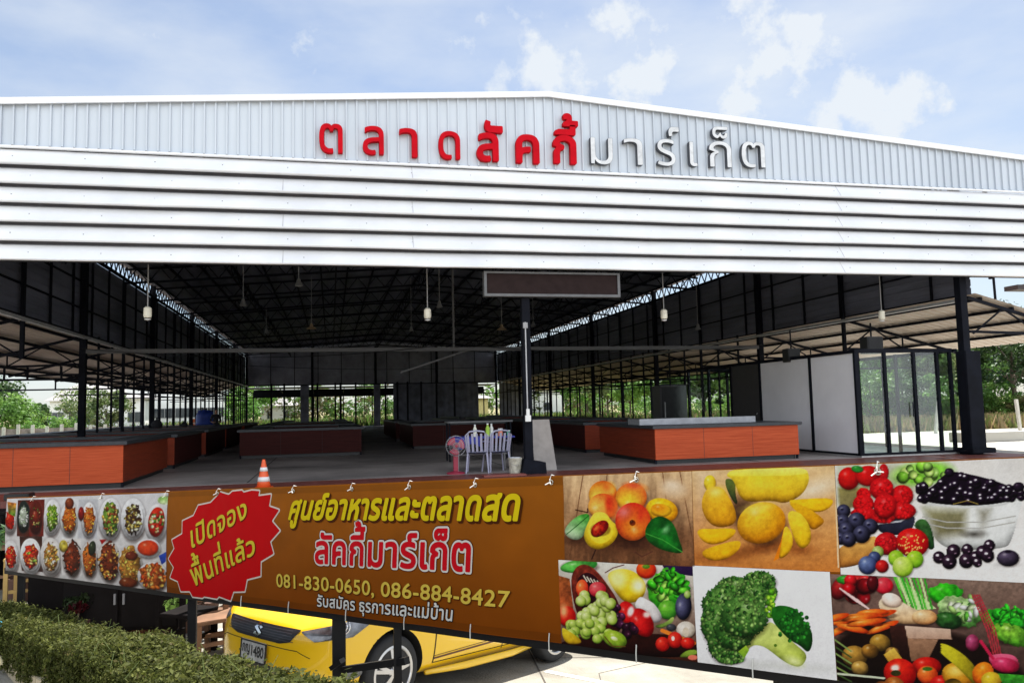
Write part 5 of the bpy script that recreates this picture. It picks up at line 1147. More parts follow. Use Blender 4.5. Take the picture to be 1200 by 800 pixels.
# ------------------------------------------------------------------ food pictures printed on the banner
class Paint:
    """fills the colours of one picture; shapes are given in the picture's own measured units (origin, scale)"""
    def __init__(s, X, Y, o, sc): s.X = (X-o[0])*sc; s.Y = (Y-o[1])*sc; s.C = np.zeros(X.shape+(3,)); s.aa = sc*.45; s.n = 0
    def bg(s, c0, c1=None, ang=90, nz=0, fx=1, fy=1, seed=1):
        t = s.Y if ang == 90 else s.X; t = ((t-t.min())/(t.max()-t.min()))[..., None]; c0 = np.array(c0, float); c1 = np.array(c1 if c1 is not None else c0, float)
        s.C[:] = c0*(1-t)+c1*t
        if nz: s.C *= (1-nz+2*nz*fbm(s.X*fx, s.Y*fy, seed, 4))[..., None]
    def put(s, m, col): m = np.clip(m, 0, 1)[..., None]; s.C = s.C*(1-m)+col*m
    def E(s, cx, cy, rx, ry, rot=0, c0=(255, 255, 255), c1=None, h=(-.3, -.35), pw=1.3, nz=0, f=.05, soft=1.0, a=1.0, bump=0):
        """a rounded body: c0 towards the lit side h, c1 at the edge, with mottled skin, a darker underside and a contact shadow"""
        s.n += 1; big = soft <= 1 and a >= 1 and min(rx, ry) > 18 and c1 is not None
        if big:
            q = np.hypot((s.X-cx-rx*.06)/(rx*1.12), (s.Y-cy-ry*.14)/(ry*1.10)); s.put(np.clip((1-q)*5, 0, 1)*.42, np.array((26, 16, 12.)))
            nz = max(nz, .08)
        t = R(rot); dx, dy = s.X-cx, s.Y-cy; u, v = (dx*math.cos(t)+dy*math.sin(t))/rx, (-dx*math.sin(t)+dy*math.cos(t))/ry
        r = np.sqrt(u*u+v*v)
        if bump: r = r*(1+bump*(vnoise(s.X*f*1.3, s.Y*f*1.3, s.n)-.5)*2)
        m = (1-r)*min(rx, ry)/(s.aa*soft)+.5; c0 = np.array(c0, float); c1 = np.array(c1 if c1 is not None else c0, float)
        g = np.clip(np.hypot(u-h[0], v-h[1])/1.25, 0, 1)**pw; col = c0*(1-g[..., None])+c1*g[..., None]
        if nz: col = col*(1-nz+2*nz*fbm(s.X*f, s.Y*f, s.n, 3))[..., None]
        if big:
            col = col*(1-.42*np.clip((r-.55)/.45, 0, 1)**1.6*np.clip(.35+.65*(s.Y-cy)/ry, 0, 1))[..., None]
            hl_ = np.clip(1-np.hypot(u-h[0]*1.1, v-h[1]*1.2)/.30, 0, 1)**1.5; col = col+(np.array((255, 250, 240.))-col)*(hl_*.38*(.5+fbm(s.X*.09, s.Y*.09, s.n+3, 2)))[..., None]
        s.put(m*a, col)
    def G(s, pts, c0, c1=None, d=(0, 1), nz=0, f=.05, a=1.0, soft=1.0):
        if len(pts) >= 5:                          # round the outline off
            q = np.array(pts, float)
            for _ in range(3): nx_ = np.roll(q, -1, 0); q = np.stack([q*.75+nx_*.25, q*.25+nx_*.75], 1).reshape(-1, 2)
            pts = q
        s.n += 1; dd, w = seg_dist(s.X, s.Y, pts); sd = np.where(w != 0, dd, -dd); P = np.array(pts, float); q = s.X*d[0]+s.Y*d[1]; pq = P[:, 0]*d[0]+P[:, 1]*d[1]
        g = np.clip((q-pq.min())/max(pq.max()-pq.min(), 1e-6), 0, 1)[..., None]; c0 = np.array(c0, float); c1 = np.array(c1 if c1 is not None else c0, float); col = c0*(1-g)+c1*g
        if nz: col = col*(1-nz+2*nz*fbm(s.X*f, s.Y*f, s.n, 3))[..., None]
        if len(pts) >= 40 and a >= 1 and soft <= 1:
            sz = min(np.ptp(P[:, 0]), np.ptp(P[:, 1])); cy = P[:, 1].mean(); ed = np.clip(1-sd/(.28*sz), 0, 1)**1.8*np.clip(.45+.8*(s.Y-cy)/(np.ptp(P[:, 1])*.5), .12, 1.2)
            col = col*(1-.42*ed)[..., None]*(.94+.12*fbm(s.X*.03, s.Y*.03, s.n+5, 3))[..., None]
        s.put((sd/(s.aa*soft)+.5)*a, col)
    def Ln(s, pts, w, c): 
        for (a, b), (c_, d_) in zip(pts[:-1], pts[1:]):
            dx, dy = c_-a, d_-b; t = np.clip(((s.X-a)*dx+(s.Y-b)*dy)/(dx*dx+dy*dy+1e-9), 0, 1); r = np.hypot(s.X-a-t*dx, s.Y-b-t*dy); s.put((w/2-r)/s.aa+.5, np.array(c, float))
    def many(s, n, cx, cy, rx, ry, size, cols, seed, hl=True, dark=.45, rot=None, asp=1.0):
        r = np.random.default_rng(seed)
        for _ in range(n):
            a, q = r.uniform(0, 6.28), r.uniform(0, 1)**.5; c = np.array(cols[r.integers(len(cols))], float)*r.uniform(.8, 1.15); z = size*r.uniform(.75, 1.25)
            s.E(cx+rx*q*math.cos(a), cy+ry*q*math.sin(a), z, z*asp, r.uniform(0, 180) if rot is None else rot, np.minimum(c*1.25, 255) if hl else c, c*dark)
def picture(name, s0, s1, t0, t1, o, sc, fn, nu, nv):
    def cf(S, T):
        Z = np.polyval(BOT, S)*(1-T)+np.polyval(TOP, S)*T; P_ = BA*np.array([1, 1, 0])+S[..., None]*bdir+Z[..., None]*np.array([0, 0, 1])-EYE
        w = P_ @ CF; p = Paint(600+FOC*(P_ @ CX)/w, 400-FOC*(P_ @ CU)/w, o, sc); fn(p); lum = p.C.mean(-1)/255; g = 1+.26*(1-.85*np.clip(lum*1.5-.5, 0, 1))*(fbm(p.X*.055, p.Y*.055, 91, 3)-.5)+.10*(fbm(p.X*.22, p.Y*.22, 57, 2)-.5); c = np.clip(p.C*g[..., None], 0, 255)/255; c = c*c*(3-2*c)*.45+c*.55; return np.clip(c*255, 4, 244)
    return cloth(name, s0, s1, .0025, cf, nu, nv, (t0, t1), ink=.70)
def sx(px, py): return float(bst(px, py)[0])
def tq(px, py): s, z = bst(px, py); return float((z-np.polyval(BOT, s))/(np.polyval(TOP, s)-np.polyval(BOT, s)))
def peaches(p):
    p.bg((214, 178, 138), (112, 76, 52), nz=.28, fx=.02, fy=.004, seed=3)
    for x in (230, 420, 640, 850, 980): p.Ln([(x, 60), (x+(x-560)*.35, 800)], 7, (120, 84, 58))
    p.E(950, 230, 130, 90, 20, (232, 205, 176), (200, 160, 120), soft=12, a=.7); p.E(560, 600, 440, 120, 0, (70, 40, 26), (90, 56, 36), soft=40, a=.75); p.E(170, 610, 90, 40, 0, (70, 44, 30), soft=14, a=.6)
    p.E(850, 380, 125, 92, 15, (248, 214, 50), (226, 150, 22)); p.E(840, 378, 78, 48, 10, (232, 140, 30), (240, 180, 40))
    p.E(385, 260, 115, 108, 0, (252, 214, 90), (214, 96, 30), h=(-.4, .2)); p.E(430, 215, 60, 60, 0, (236, 120, 50), (250, 200, 90), a=.6, soft=8)
    p.E(610, 280, 122, 110, 0, (253, 214, 62), (226, 110, 50), h=(-.2, .35)); p.E(640, 200, 90, 34, 8, (222, 92, 60), (236, 140, 60), a=.75, soft=9)
    p.E(385, 350, 118, 100, 0, (252, 200, 96), (226, 98, 40), h=(-.5, .1)); p.E(455, 350, 50, 96, -10, (214, 64, 36), (232, 120, 50), a=.8, soft=7)
    p.G([(70, 545), (120, 470), (200, 415), (285, 405), (270, 500), (210, 620), (110, 605)], (64, 150, 50), (214, 230, 196), (-.5, 1), nz=.2, f=.02); p.Ln([(270, 425), (95, 570)], 6, (30, 90, 30))
    p.G([(230, 560), (285, 440), (330, 390), (415, 400), (450, 460), (500, 500), (510, 570), (460, 645), (370, 690), (290, 675), (240, 620)], (252, 226, 90), (244, 196, 26), (.3, 1)); p.E(370, 540, 100, 100, -20, (250, 220, 84), (248, 210, 60), a=.6)
    p.E(362, 525, 82, 52, -40, (206, 60, 30), (120, 16, 16), nz=.35, f=.06); p.E(345, 520, 30, 18, -40, (226, 120, 60), (180, 50, 30))
    p.E(625, 468, 140, 148, 0, (246, 146, 46), (214, 60, 34), h=(.1, .35)); p.E(560, 400, 70, 60, -30, (232, 130, 130), (226, 100, 70), a=.55, soft=14); p.E(690, 430, 40, 90, 12, (214, 56, 40), (230, 90, 40), a=.5, soft=12); p.E(622, 476, 24, 22, 0, (70, 30, 16), (150, 60, 20))
    p.G([(715, 545), (760, 455), (830, 420), (910, 450), (960, 520), (985, 610), (1025, 715), (940, 712), (830, 680), (740, 620)], (26, 92, 34), (36, 128, 46), (0, 1), nz=.25, f=.02); p.E(890, 530, 50, 34, -50, (120, 180, 120), (40, 100, 46), a=.8, soft=8); p.Ln([(730, 560), (860, 610), (1010, 705)], 6, (80, 160, 70))
    p.Ln([(330, 690), (300, 760)], 10, (60, 36, 30)); p.Ln([(165, 380), (265, 400), (262, 370)], 9, (70, 40, 26)); p.Ln([(640, 700), (700, 740), (780, 700)], 10, (96, 60, 46)); p.E(640, 655, 110, 26, 0, (60, 36, 30), a=.5, soft=14)
def mangoes(p):
    p.bg((222, 186, 140), (196, 124, 62), nz=.08, fx=.004, fy=.03, seed=8); p.G([(70, 100), (190, 100), (60, 720), (20, 740)], (232, 206, 176), (180, 110, 64), a=.6, soft=30); p.E(900, 220, 180, 60, -18, (240, 216, 186), soft=30, a=.8)
    p.E(390, 380, 120, 110, 0, (96, 70, 50), soft=30, a=.8); p.E(560, 620, 260, 40, -12, (120, 70, 34), soft=20, a=.75); p.E(790, 640, 90, 30, 0, (130, 74, 34), soft=18, a=.7); p.E(230, 690, 160, 40, 0, (140, 84, 40), soft=16, a=.6)
    p.E(165, 180, 42, 54, 0, (238, 214, 70), (226, 180, 40)); p.G([(150, 210), (230, 200), (280, 240), (340, 360), (352, 440), (310, 480), (220, 490), (150, 450), (108, 360), (112, 280)], (244, 190, 60), (222, 150, 24), (.3, 1), nz=.05); p.E(215, 250, 70, 50, 0, (250, 224, 130), (240, 190, 60), a=.6, soft=16)
    p.G([(268, 150), (320, 150), (345, 190), (340, 250), (360, 330), (330, 320), (280, 220)], (104, 118, 58), (64, 74, 46), (0, 1))
    p.G([(275, 130), (310, 90), (440, 80), (660, 72), (830, 75), (862, 130), (850, 200), (800, 270), (690, 325), (600, 300), (430, 315), (370, 280), (345, 200), (320, 150)], (240, 216, 70), (228, 170, 34), (0, 1), nz=.06, f=.02); p.E(560, 200, 190, 60, -4, (248, 214, 70), (236, 190, 50), a=.55, soft=18); p.G([(275, 130), (310, 90), (700, 70), (840, 78), (856, 125), (400, 135)], (244, 232, 120), (240, 220, 80), a=.8)
    p.E(525, 455, 172, 140, -18, (250, 200, 60), (214, 138, 16), h=(-.1, -.5), nz=.04); p.E(500, 350, 100, 30, -10, (252, 226, 120), a=.5, soft=16)
    for pts, a, b in (([(66, 497), (200, 497), (350, 492), (340, 540), (270, 590), (180, 610), (110, 580)], (250, 196, 44), (236, 170, 20)), ([(108, 650), (200, 615), (330, 580), (388, 580), (375, 640), (300, 700), (210, 722), (130, 700)], (248, 190, 40), (232, 164, 20)),
                      ([(690, 300), (800, 290), (1030, 278), (1020, 340), (940, 385), (840, 370)], (250, 196, 44), (240, 180, 24)), ([(690, 300), (830, 335), (970, 430), (955, 465), (880, 515), (830, 430)], (246, 188, 36), (226, 150, 18)), ([(696, 375), (780, 370), (850, 440), (880, 540), (860, 610), (800, 640), (750, 560)], (252, 212, 70), (240, 184, 24)), ([(690, 460), (740, 520), (752, 610), (700, 690), (640, 705), (665, 580)], (250, 206, 60), (234, 170, 24))):
        p.G(pts, a, b, (.2, 1), nz=.04, f=.02)
    p.G([(665, 580), (690, 460), (650, 700), (612, 720)], (232, 130, 24)); p.Ln([(1040, 160), (1062, 760)], 10, (230, 200, 160))
def berries(p):
    p.bg((226, 220, 214), (240, 236, 234), nz=.03, fx=.01, fy=.01); p.G([(60, 60), (520, 55), (520, 220), (60, 300)], (196, 198, 176), (170, 170, 140), soft=20); p.E(560, 120, 170, 66, -6, (150, 206, 90), (120, 190, 60), soft=16, nz=.25, f=.03); p.many(14, 560, 125, 150, 50, 30, [(140, 204, 70), (170, 220, 110)], 3)
    p.G([(70, 205), (240, 205), (230, 300), (80, 340)], (150, 140, 90), (120, 110, 80), soft=8)
    p.E(130, 150, 62, 66, 0, (224, 40, 34), (150, 10, 16)); p.E(240, 135, 70, 60, 0, (226, 36, 34), (160, 12, 18)); p.E(330, 115, 30, 50, 0, (214, 40, 44), (160, 20, 30)); p.E(180, 95, 34, 20, 10, (60, 150, 60), (40, 110, 50))
    p.G([(280, 410), (520, 350), (510, 430), (470, 480), (320, 480)], (64, 66, 84), (34, 34, 50)); p.Ln([(285, 415), (430, 400), (525, 345)], 10, (190, 190, 196))
    for cx, cy, rx, ry in [(215, 245, 42, 40), (440, 250, 66, 62), (320, 210, 70, 66), (215, 300, 62, 56), (440, 340, 80, 50), (220, 355, 80, 36), (330, 380, 70, 32), (340, 310, 66, 74)]:
        p.E(cx, cy, rx, ry, 0, (234, 40, 44), (150, 6, 18), h=(-.1, -.3)); p.many(16, cx, cy, rx*.8, ry*.8, 11, [(226, 30, 36), (206, 20, 28)], int(cx), dark=.7)
    p.G([(66, 540), (180, 530), (292, 470), (290, 540), (230, 640), (130, 668), (55, 672)], (226, 176, 104), (186, 122, 56), (0, 1), nz=.06)
    for cx, cy, r_ in [(100, 340, 40), (95, 400, 42), (175, 400, 52), (255, 430, 46), (115, 450, 46), (205, 475, 52), (85, 500, 36), (130, 505, 44)]: p.E(cx, cy, r_, r_, 0, (92, 92, 120), (18, 16, 30), h=(-.25, -.35)); p.E(cx-6, cy-8, r_*.28, r_*.22, 0, (26, 22, 40), (70, 70, 100))
    p.G([(520, 265), (1150, 262), (1130, 330), (1080, 520), (1040, 560), (760, 570), (660, 540), (600, 450)], (222, 222, 216), (236, 236, 234), (1, .2)); p.G([(560, 320), (820, 330), (810, 480), (640, 500)], (150, 146, 112), (110, 104, 80), (.3, 1), soft=22, a=.8); p.G([(880, 330), (960, 330), (940, 400), (900, 500)], (130, 126, 110), (200, 196, 190), soft=20, a=.8); p.E(860, 476, 60, 20, 0, (70, 66, 60), soft=12, a=.7)
    for y in (405, 440): p.Ln([(560, y-30), (700, y), (900, y+2), (1100, y-35)], 7, (176, 174, 168))
    p.Ln([(510, 270), (600, 300), (800, 318), (1010, 305), (1150, 262)], 14, (206, 206, 204)); p.G([(515, 250), (620, 200), (700, 110), (760, 110), (900, 140), (1030, 180), (1150, 230), (1100, 280), (900, 312), (700, 305), (560, 285)], (36, 20, 40), (20, 10, 24))
    r = np.random.default_rng(5)
    for k in range(70):
        x = r.uniform(540, 1140); top = 120+abs(x-760)*.28; y = r.uniform(top, 292-abs(x-830)*.06); p.E(x, y, 24, 22, 0, (60, 36, 66), (14, 8, 18)); p.E(x-5, y-7, 7, 5, 0, (226, 220, 226))
    p.E(715, 115, 28, 26, 0, (60, 40, 66), (14, 8, 18)); p.E(1120, 200, 34, 28, 0, (60, 40, 66), (14, 8, 18)); p.Ln([(740, 300), (820, 280), (880, 300)], 5, (150, 130, 70))
    p.G([(500, 430), (540, 380), (600, 400), (640, 560), (590, 570), (560, 470)], (70, 110, 60), (40, 84, 44), nz=.4, f=.03)
    p.E(350, 530, 70, 66, 0, (222, 40, 44), (140, 10, 22)); p.many(22, 350, 530, 52, 50, 10, [(220, 40, 44), (190, 20, 34)], 9, dark=.7)
    p.E(500, 525, 96, 84, 12, (236, 44, 38), (160, 8, 16)); r = np.random.default_rng(8)
    for k in range(46): a, q = r.uniform(0, 6.28), r.uniform(0, .9)**.5; p.E(500+85*q*math.cos(a), 525+74*q*math.sin(a), 4, 5, 0, (250, 190, 110))
    for cx, cy, r_, a, b in [(300, 578, 34, (190, 206, 130), (110, 130, 60)), (405, 615, 46, (176, 214, 70), (110, 160, 30)), (515, 622, 50, (180, 216, 70), (110, 160, 30)), (445, 665, 60, (214, 232, 130), (150, 190, 50)), (280, 610, 36, (96, 110, 150), (36, 40, 70)), (240, 655, 54, (120, 136, 176), (46, 54, 90)), (325, 662, 38, (230, 50, 44), (120, 8, 16))]: p.E(cx, cy, r_, r_, 0, a, b)
    for cx, cy, r_ in [(655, 610, 36), (740, 575, 42), (715, 635, 44), (820, 565, 34), (815, 630, 44), (870, 610, 36), (910, 580, 40), (950, 540, 34), (940, 600, 40), (880, 640, 28)]: p.E(cx, cy, r_, r_, 0, (70, 44, 66), (16, 8, 18)); p.E(cx-8, cy-12, 9, 7, 0, (226, 216, 222)); p.E(cx+10, cy+12, 6, 4, 0, (150, 120, 140))
    p.E(1060, 655, 70, 14, 0, (190, 186, 186), soft=6, a=.7); p.E(1060, 614, 66, 48, 0, (100, 88, 110), (34, 26, 40)); p.E(1060, 578, 20, 9, 0, (40, 30, 46))
def basket(p):
    p.bg((226, 222, 210), (70, 36, 24), nz=.1, fx=.01, fy=.01); p.G([(80, 600), (300, 540), (960, 540), (960, 720), (80, 620)], (60, 26, 20), (36, 14, 14)); p.G([(740, 110), (930, 115), (930, 180), (760, 160)], (60, 36, 80), (40, 24, 60)); p.E(210, 120, 120, 40, -8, (110, 190, 90), (60, 140, 60), nz=.25, f=.03)
    p.G([(80, 180), (150, 200), (180, 460), (80, 420)], (190, 110, 60), (150, 70, 40), nz=.4, f=.03)
    p.G([(150, 210), (190, 120), (260, 105), (330, 150), (400, 240), (460, 330), (490, 440), (480, 520), (400, 560), (260, 480), (190, 430)], (140, 60, 44), (70, 26, 24), nz=.35, f=.04); p.G([(190, 200), (260, 150), (330, 190), (420, 330), (430, 500), (260, 440), (200, 330)], (60, 22, 30), (40, 14, 22))
    for k in range(5): p.Ln([(240+k*22, 180+k*8), (262+k*20, 215+k*4)], 8, (210, 200, 180))
    p.E(230, 262, 40, 58, 0, (246, 130, 70), (200, 50, 34)); p.E(330, 265, 56, 48, 0, (240, 110, 110), (180, 30, 50)); p.E(385, 320, 30, 40, 0, (120, 30, 60), (70, 16, 40))
    p.G([(385, 170), (450, 135), (540, 135), (620, 190), (645, 260), (600, 340), (500, 350), (430, 260)], (246, 220, 90), (232, 186, 20), (.4, 1)); p.E(590, 240, 44, 44, 0, (252, 244, 190), soft=16, a=.8); p.E(460, 200, 60, 60, 20, (250, 236, 150), soft=16, a=.7)
    p.Ln([(380, 160), (430, 130), (500, 110)], 6, (90, 30, 40)); p.E(640, 140, 62, 54, 0, (242, 110, 40), (190, 40, 20)); p.E(640, 120, 24, 14, 0, (120, 160, 50), (80, 120, 40))
    p.E(775, 270, 130, 130, 0, (120, 214, 60), (40, 140, 30), nz=.3, f=.03, bump=.12); p.many(40, 775, 260, 120, 120, 30, [(110, 220, 60), (70, 180, 40), (150, 234, 90), (60, 160, 40)], 4, asp=.6); p.E(770, 390, 60, 60, 0, (130, 200, 70), (60, 130, 40))
    p.E(868, 370, 50, 84, 5, (110, 110, 140), (24, 24, 44), h=(-.4, -.1)); p.E(892, 295, 20, 26, 10, (190, 206, 130), (120, 150, 70))
    p.G([(560, 360), (600, 300), (650, 330), (690, 350), (740, 430), (720, 470), (660, 470), (600, 400)], (244, 240, 236), (206, 196, 196), (.3, 1)); p.E(130, 435, 56, 64, 0, (246, 80, 50), (170, 16, 16)); p.E(110, 400, 24, 40, 0, (240, 170, 120), soft=8, a=.7)
    p.E(520, 410, 54, 76, -20, (236, 50, 44), (160, 10, 20)); p.E(610, 470, 66, 96, -28, (236, 48, 44), (150, 8, 18)); p.E(540, 400, 20, 34, 20, (250, 220, 214), soft=5, a=.85); p.E(640, 420, 24, 20, 0, (250, 210, 200), soft=6, a=.8)
    p.many(12, 450, 430, 34, 70, 26, [(70, 30, 60), (90, 40, 70)], 7); p.many(10, 510, 520, 50, 40, 26, [(60, 24, 46), (80, 30, 60)], 9)
    r = np.random.default_rng(14)
    for k in range(34): x, y = r.uniform(210, 420), r.uniform(300, 470); p.E(x, y, 34, 34, 0, (222, 232, 160), (140, 164, 60))
    for k in range(26): x, y = r.uniform(150, 400), r.uniform(470, 580); p.E(x, y, 32, 30, 0, (206, 222, 120), (120, 150, 50))
    p.G([(90, 500), (130, 520), (220, 580), (215, 610), (110, 610)], (226, 206, 60), (206, 160, 30)); p.E(435, 575, 78, 52, 20, (176, 200, 70), (110, 140, 40)); p.E(432, 572, 24, 13, 20, (244, 244, 214), (190, 206, 110)); p.Ln([(370, 560), (420, 620), (500, 620)], 7, (110, 84, 40))
    p.G([(680, 490), (760, 470), (800, 430), (812, 445), (790, 480), (720, 510)], (176, 196, 110), (110, 140, 60)); p.E(880, 515, 58, 52, 0, (236, 226, 216), (180, 166, 150)); p.E(880, 530, 20, 30, 0, (206, 190, 170)); p.E(790, 500, 30, 22, 0, (90, 90, 96), (50, 50, 56))
    p.Ln([(735, 520), (930, 600)], 24, (236, 130, 50)); p.E(735, 606, 44, 46, 0, (242, 70, 50), (160, 14, 16)); p.E(812, 580, 46, 52, 0, (242, 76, 54), (160, 14, 16)); p.E(890, 600, 44, 36, 0, (236, 60, 44), (150, 12, 16)); p.E(800, 570, 10, 14, 0, (255, 220, 210)); p.G([(825, 690), (880, 645), (940, 640), (960, 660), (900, 690)], (150, 180, 70), (110, 130, 50)); p.E(920, 690, 30, 16, 0, (220, 120, 100))
def broccoli(p):
    p.bg((242, 240, 242), (230, 228, 230)); p.E(600, 690, 330, 26, 3, (196, 196, 190), soft=20, a=.7)
    p.G([(520, 430), (565, 405), (640, 490), (720, 560), (790, 620), (750, 695), (690, 690), (620, 650), (560, 600), (500, 560), (430, 560), (400, 620), (350, 610), (420, 500)], (206, 218, 130), (190, 206, 90), (.5, 1), nz=.08, f=.02); p.E(700, 660, 60, 30, 20, (226, 234, 160), soft=12, a=.7)
    cl = [(490, 160, 105, 65), (330, 210, 120, 80), (540, 230, 60, 70), (240, 310, 110, 110), (200, 430, 82, 120), (440, 260, 110, 80), (270, 560, 110, 110), (330, 480, 120, 110), (390, 380, 150, 130), (300, 640, 90, 40)]
    for i, (x, y, rx, ry) in enumerate(cl):
        p.E(x, y, rx, ry, 0, (112, 150, 78), (42, 84, 34), h=(.1, -.4), nz=.28, f=.09, bump=.1); p.many(70, x, y, rx*.9, ry*.9, 11, [(110, 146, 76), (74, 118, 52), (128, 160, 92), (50, 92, 40)], 30+i, dark=.6)
    p.many(40, 560, 300, 30, 90, 13, [(120, 176, 50), (150, 200, 60), (90, 150, 40)], 77, dark=.6)
    p.G([(560, 330), (610, 305), (700, 320), (745, 360), (770, 420), (815, 460), (820, 550), (790, 612), (740, 560), (680, 530), (620, 470), (570, 410)], (40, 110, 36), (30, 92, 30), (.5, 1), nz=.2, f=.05); p.many(60, 700, 440, 100, 100, 12, [(40, 116, 40), (56, 136, 50), (30, 92, 34)], 88, dark=.65)
    p.E(585, 560, 10, 10, 0, (90, 120, 40)); p.G([(400, 560), (420, 590), (390, 640), (350, 600)], (160, 190, 60), (110, 150, 50))
def vegetables(p):
    p.bg((130, 106, 96), (40, 24, 22), nz=.12, fx=.01, fy=.01); p.G([(560, 110), (1230, 140), (1230, 340), (700, 300)], (138, 116, 104), (112, 90, 80), nz=.1)
    p.G([(70, 400), (700, 400), (1230, 640), (1230, 930), (80, 900)], (40, 24, 20), (20, 14, 12), a=.95, soft=16)
    p.G([(430, 110), (470, 120), (690, 310), (560, 320)], (120, 190, 90), (200, 220, 160)); 
    for k in range(9): p.Ln([(440+k*22, 110), (520+k*18, 310)], 12, [(90, 190, 60), (200, 224, 160), (60, 160, 50)][k % 3])
    p.E(745, 220, 100, 60, 0, (70, 190, 40), (40, 140, 30), nz=.35, f=.04, bump=.15); p.E(1100, 380, 140, 66, 10, (60, 180, 50), (40, 130, 40), nz=.4, f=.04, bump=.15); p.E(1130, 460, 120, 60, 20, (140, 190, 70), (80, 140, 40), nz=.35, f=.05, bump=.1); p.many(30, 1120, 350, 110, 50, 24, [(60, 190, 50), (80, 210, 60), (40, 150, 40)], 5, asp=.5)
    p.E(830, 330, 130, 90, 15, (196, 214, 160), (90, 140, 70), nz=.5, f=.035, bump=.12); p.E(760, 380, 80, 50, 10, (60, 110, 50), (30, 60, 30), nz=.4, f=.04); p.many(18, 850, 310, 90, 70, 26, [(210, 224, 180), (150, 190, 110), (90, 150, 60), (236, 240, 214)], 6, asp=.5)
    for k in range(4): p.Ln([(900+k*14, 230), (985+k*16, 430), (1030+k*14, 600)], 9, (170, 60, 70))
    p.G([(980, 590), (1060, 570), (1150, 580), (1180, 640), (1160, 690), (1040, 670)], (230, 110, 140), (170, 30, 70)); p.E(1090, 640, 80, 44, 10, (226, 80, 120), (150, 20, 60)); p.E(900, 510, 40, 50, 0, (190, 90, 130), (110, 30, 60)); p.Ln([(950, 500), (1020, 600)], 18, (190, 40, 80))
    p.E(130, 190, 50, 70, 30, (180, 50, 50), (90, 16, 24)); p.E(170, 140, 60, 26, 0, (60, 160, 60), (40, 120, 40)); p.many(12, 250, 190, 110, 60, 40, [(214, 30, 40), (190, 20, 36), (120, 16, 26), (236, 60, 60)], 10); p.E(385, 175, 54, 48, 0, (240, 90, 100), (180, 20, 44)); p.E(320, 160, 34, 50, 0, (110, 20, 30), (60, 10, 18))
    for k in range(5): p.Ln([(130+k*24, 190+k*16), (230+k*16, 270+k*10)], 9, (236, 200, 196))
    p.G([(340, 270), (420, 220), (520, 290), (600, 330), (690, 350), (690, 390), (600, 400), (450, 400), (380, 340)], (244, 226, 200), (220, 176, 130), (0, 1), nz=.1); p.E(430, 260, 60, 40, 20, (250, 240, 230), (220, 190, 170)); p.E(620, 360, 74, 44, 0, (240, 206, 160), (196, 140, 90), nz=.15)
    r = np.random.default_rng(17)
    for k in range(13): x, y = r.uniform(90, 400), r.uniform(330, 440); p.E(x, y, r.uniform(80, 130), 20, r.uniform(-30, 14), (246, 150, 60), (206, 70, 20))
    p.G([(415, 410), (510, 410), (540, 630), (440, 560)], (70, 40, 34), (30, 16, 14)); p.G([(505, 410), (770, 430), (780, 490), (520, 485)], (214, 184, 164), (180, 146, 126)); p.G([(520, 485), (700, 490), (640, 610), (540, 620)], (160, 124, 100), (120, 90, 70))
    for x, y, r_, c in [(210, 590, 74, (196, 150, 70)), (360, 510, 60, (206, 160, 70)), (300, 560, 50, (180, 130, 56)), (240, 660, 50, (214, 170, 90)), (430, 570, 40, (196, 150, 80))]: p.E(x, y, r_, r_*.85, 10, c, tuple(v*.45 for v in c), nz=.2, f=.03)
    p.G([(380, 580), (440, 540), (500, 620), (420, 640)], (226, 190, 90), (180, 130, 50)); p.E(630, 650, 86, 56, 0, (226, 50, 34), (140, 10, 14)); p.E(475, 690, 96, 86, 20, (236, 56, 34), (150, 10, 14)); p.E(445, 660, 26, 20, 0, (250, 220, 210), soft=5, a=.8); p.E(450, 690, 30, 18, 0, (60, 60, 30), nz=.3, f=.1); p.E(635, 700, 60, 54, 0, (240, 130, 60), (190, 60, 20)); p.E(635, 665, 30, 12, 0, (70, 110, 40)); p.E(730, 750, 80, 50, 0, (230, 50, 40), (140, 12, 16)); p.E(820, 700, 100, 74, 10, (226, 170, 60), (170, 110, 24)); p.E(800, 680, 50, 26, 0, (240, 206, 110), soft=10, a=.6)
    for k in range(4): p.G([(690, 510+k*14), (760, 520+k*16), (880, 600+k*22), (960, 720+k*20), (920, 700+k*24), (820, 600+k*20)], (206, 196, 50), (160, 140, 30)); 
    p.E(960, 690, 60, 70, 30, (240, 150, 40), (206, 90, 20)); p.E(1010, 730, 60, 50, 0, (226, 196, 60), (180, 140, 40)); p.G([(1050, 690), (1230, 700), (1230, 800), (1080, 760)], (70, 150, 50), (40, 110, 40), nz=.3)
    for k in range(7): p.Ln([(80, 480+k*40), (190, 560+k*36)], 9, (70, 90, 50) if k % 2 else (130, 150, 90))
    p.Ln([(90, 690), (380, 720)], 12, (200, 206, 180)); p.many(14, 700, 830, 560, 60, 60, [(206, 60, 34), (220, 170, 50), (80, 140, 50), (150, 90, 40)], 21)
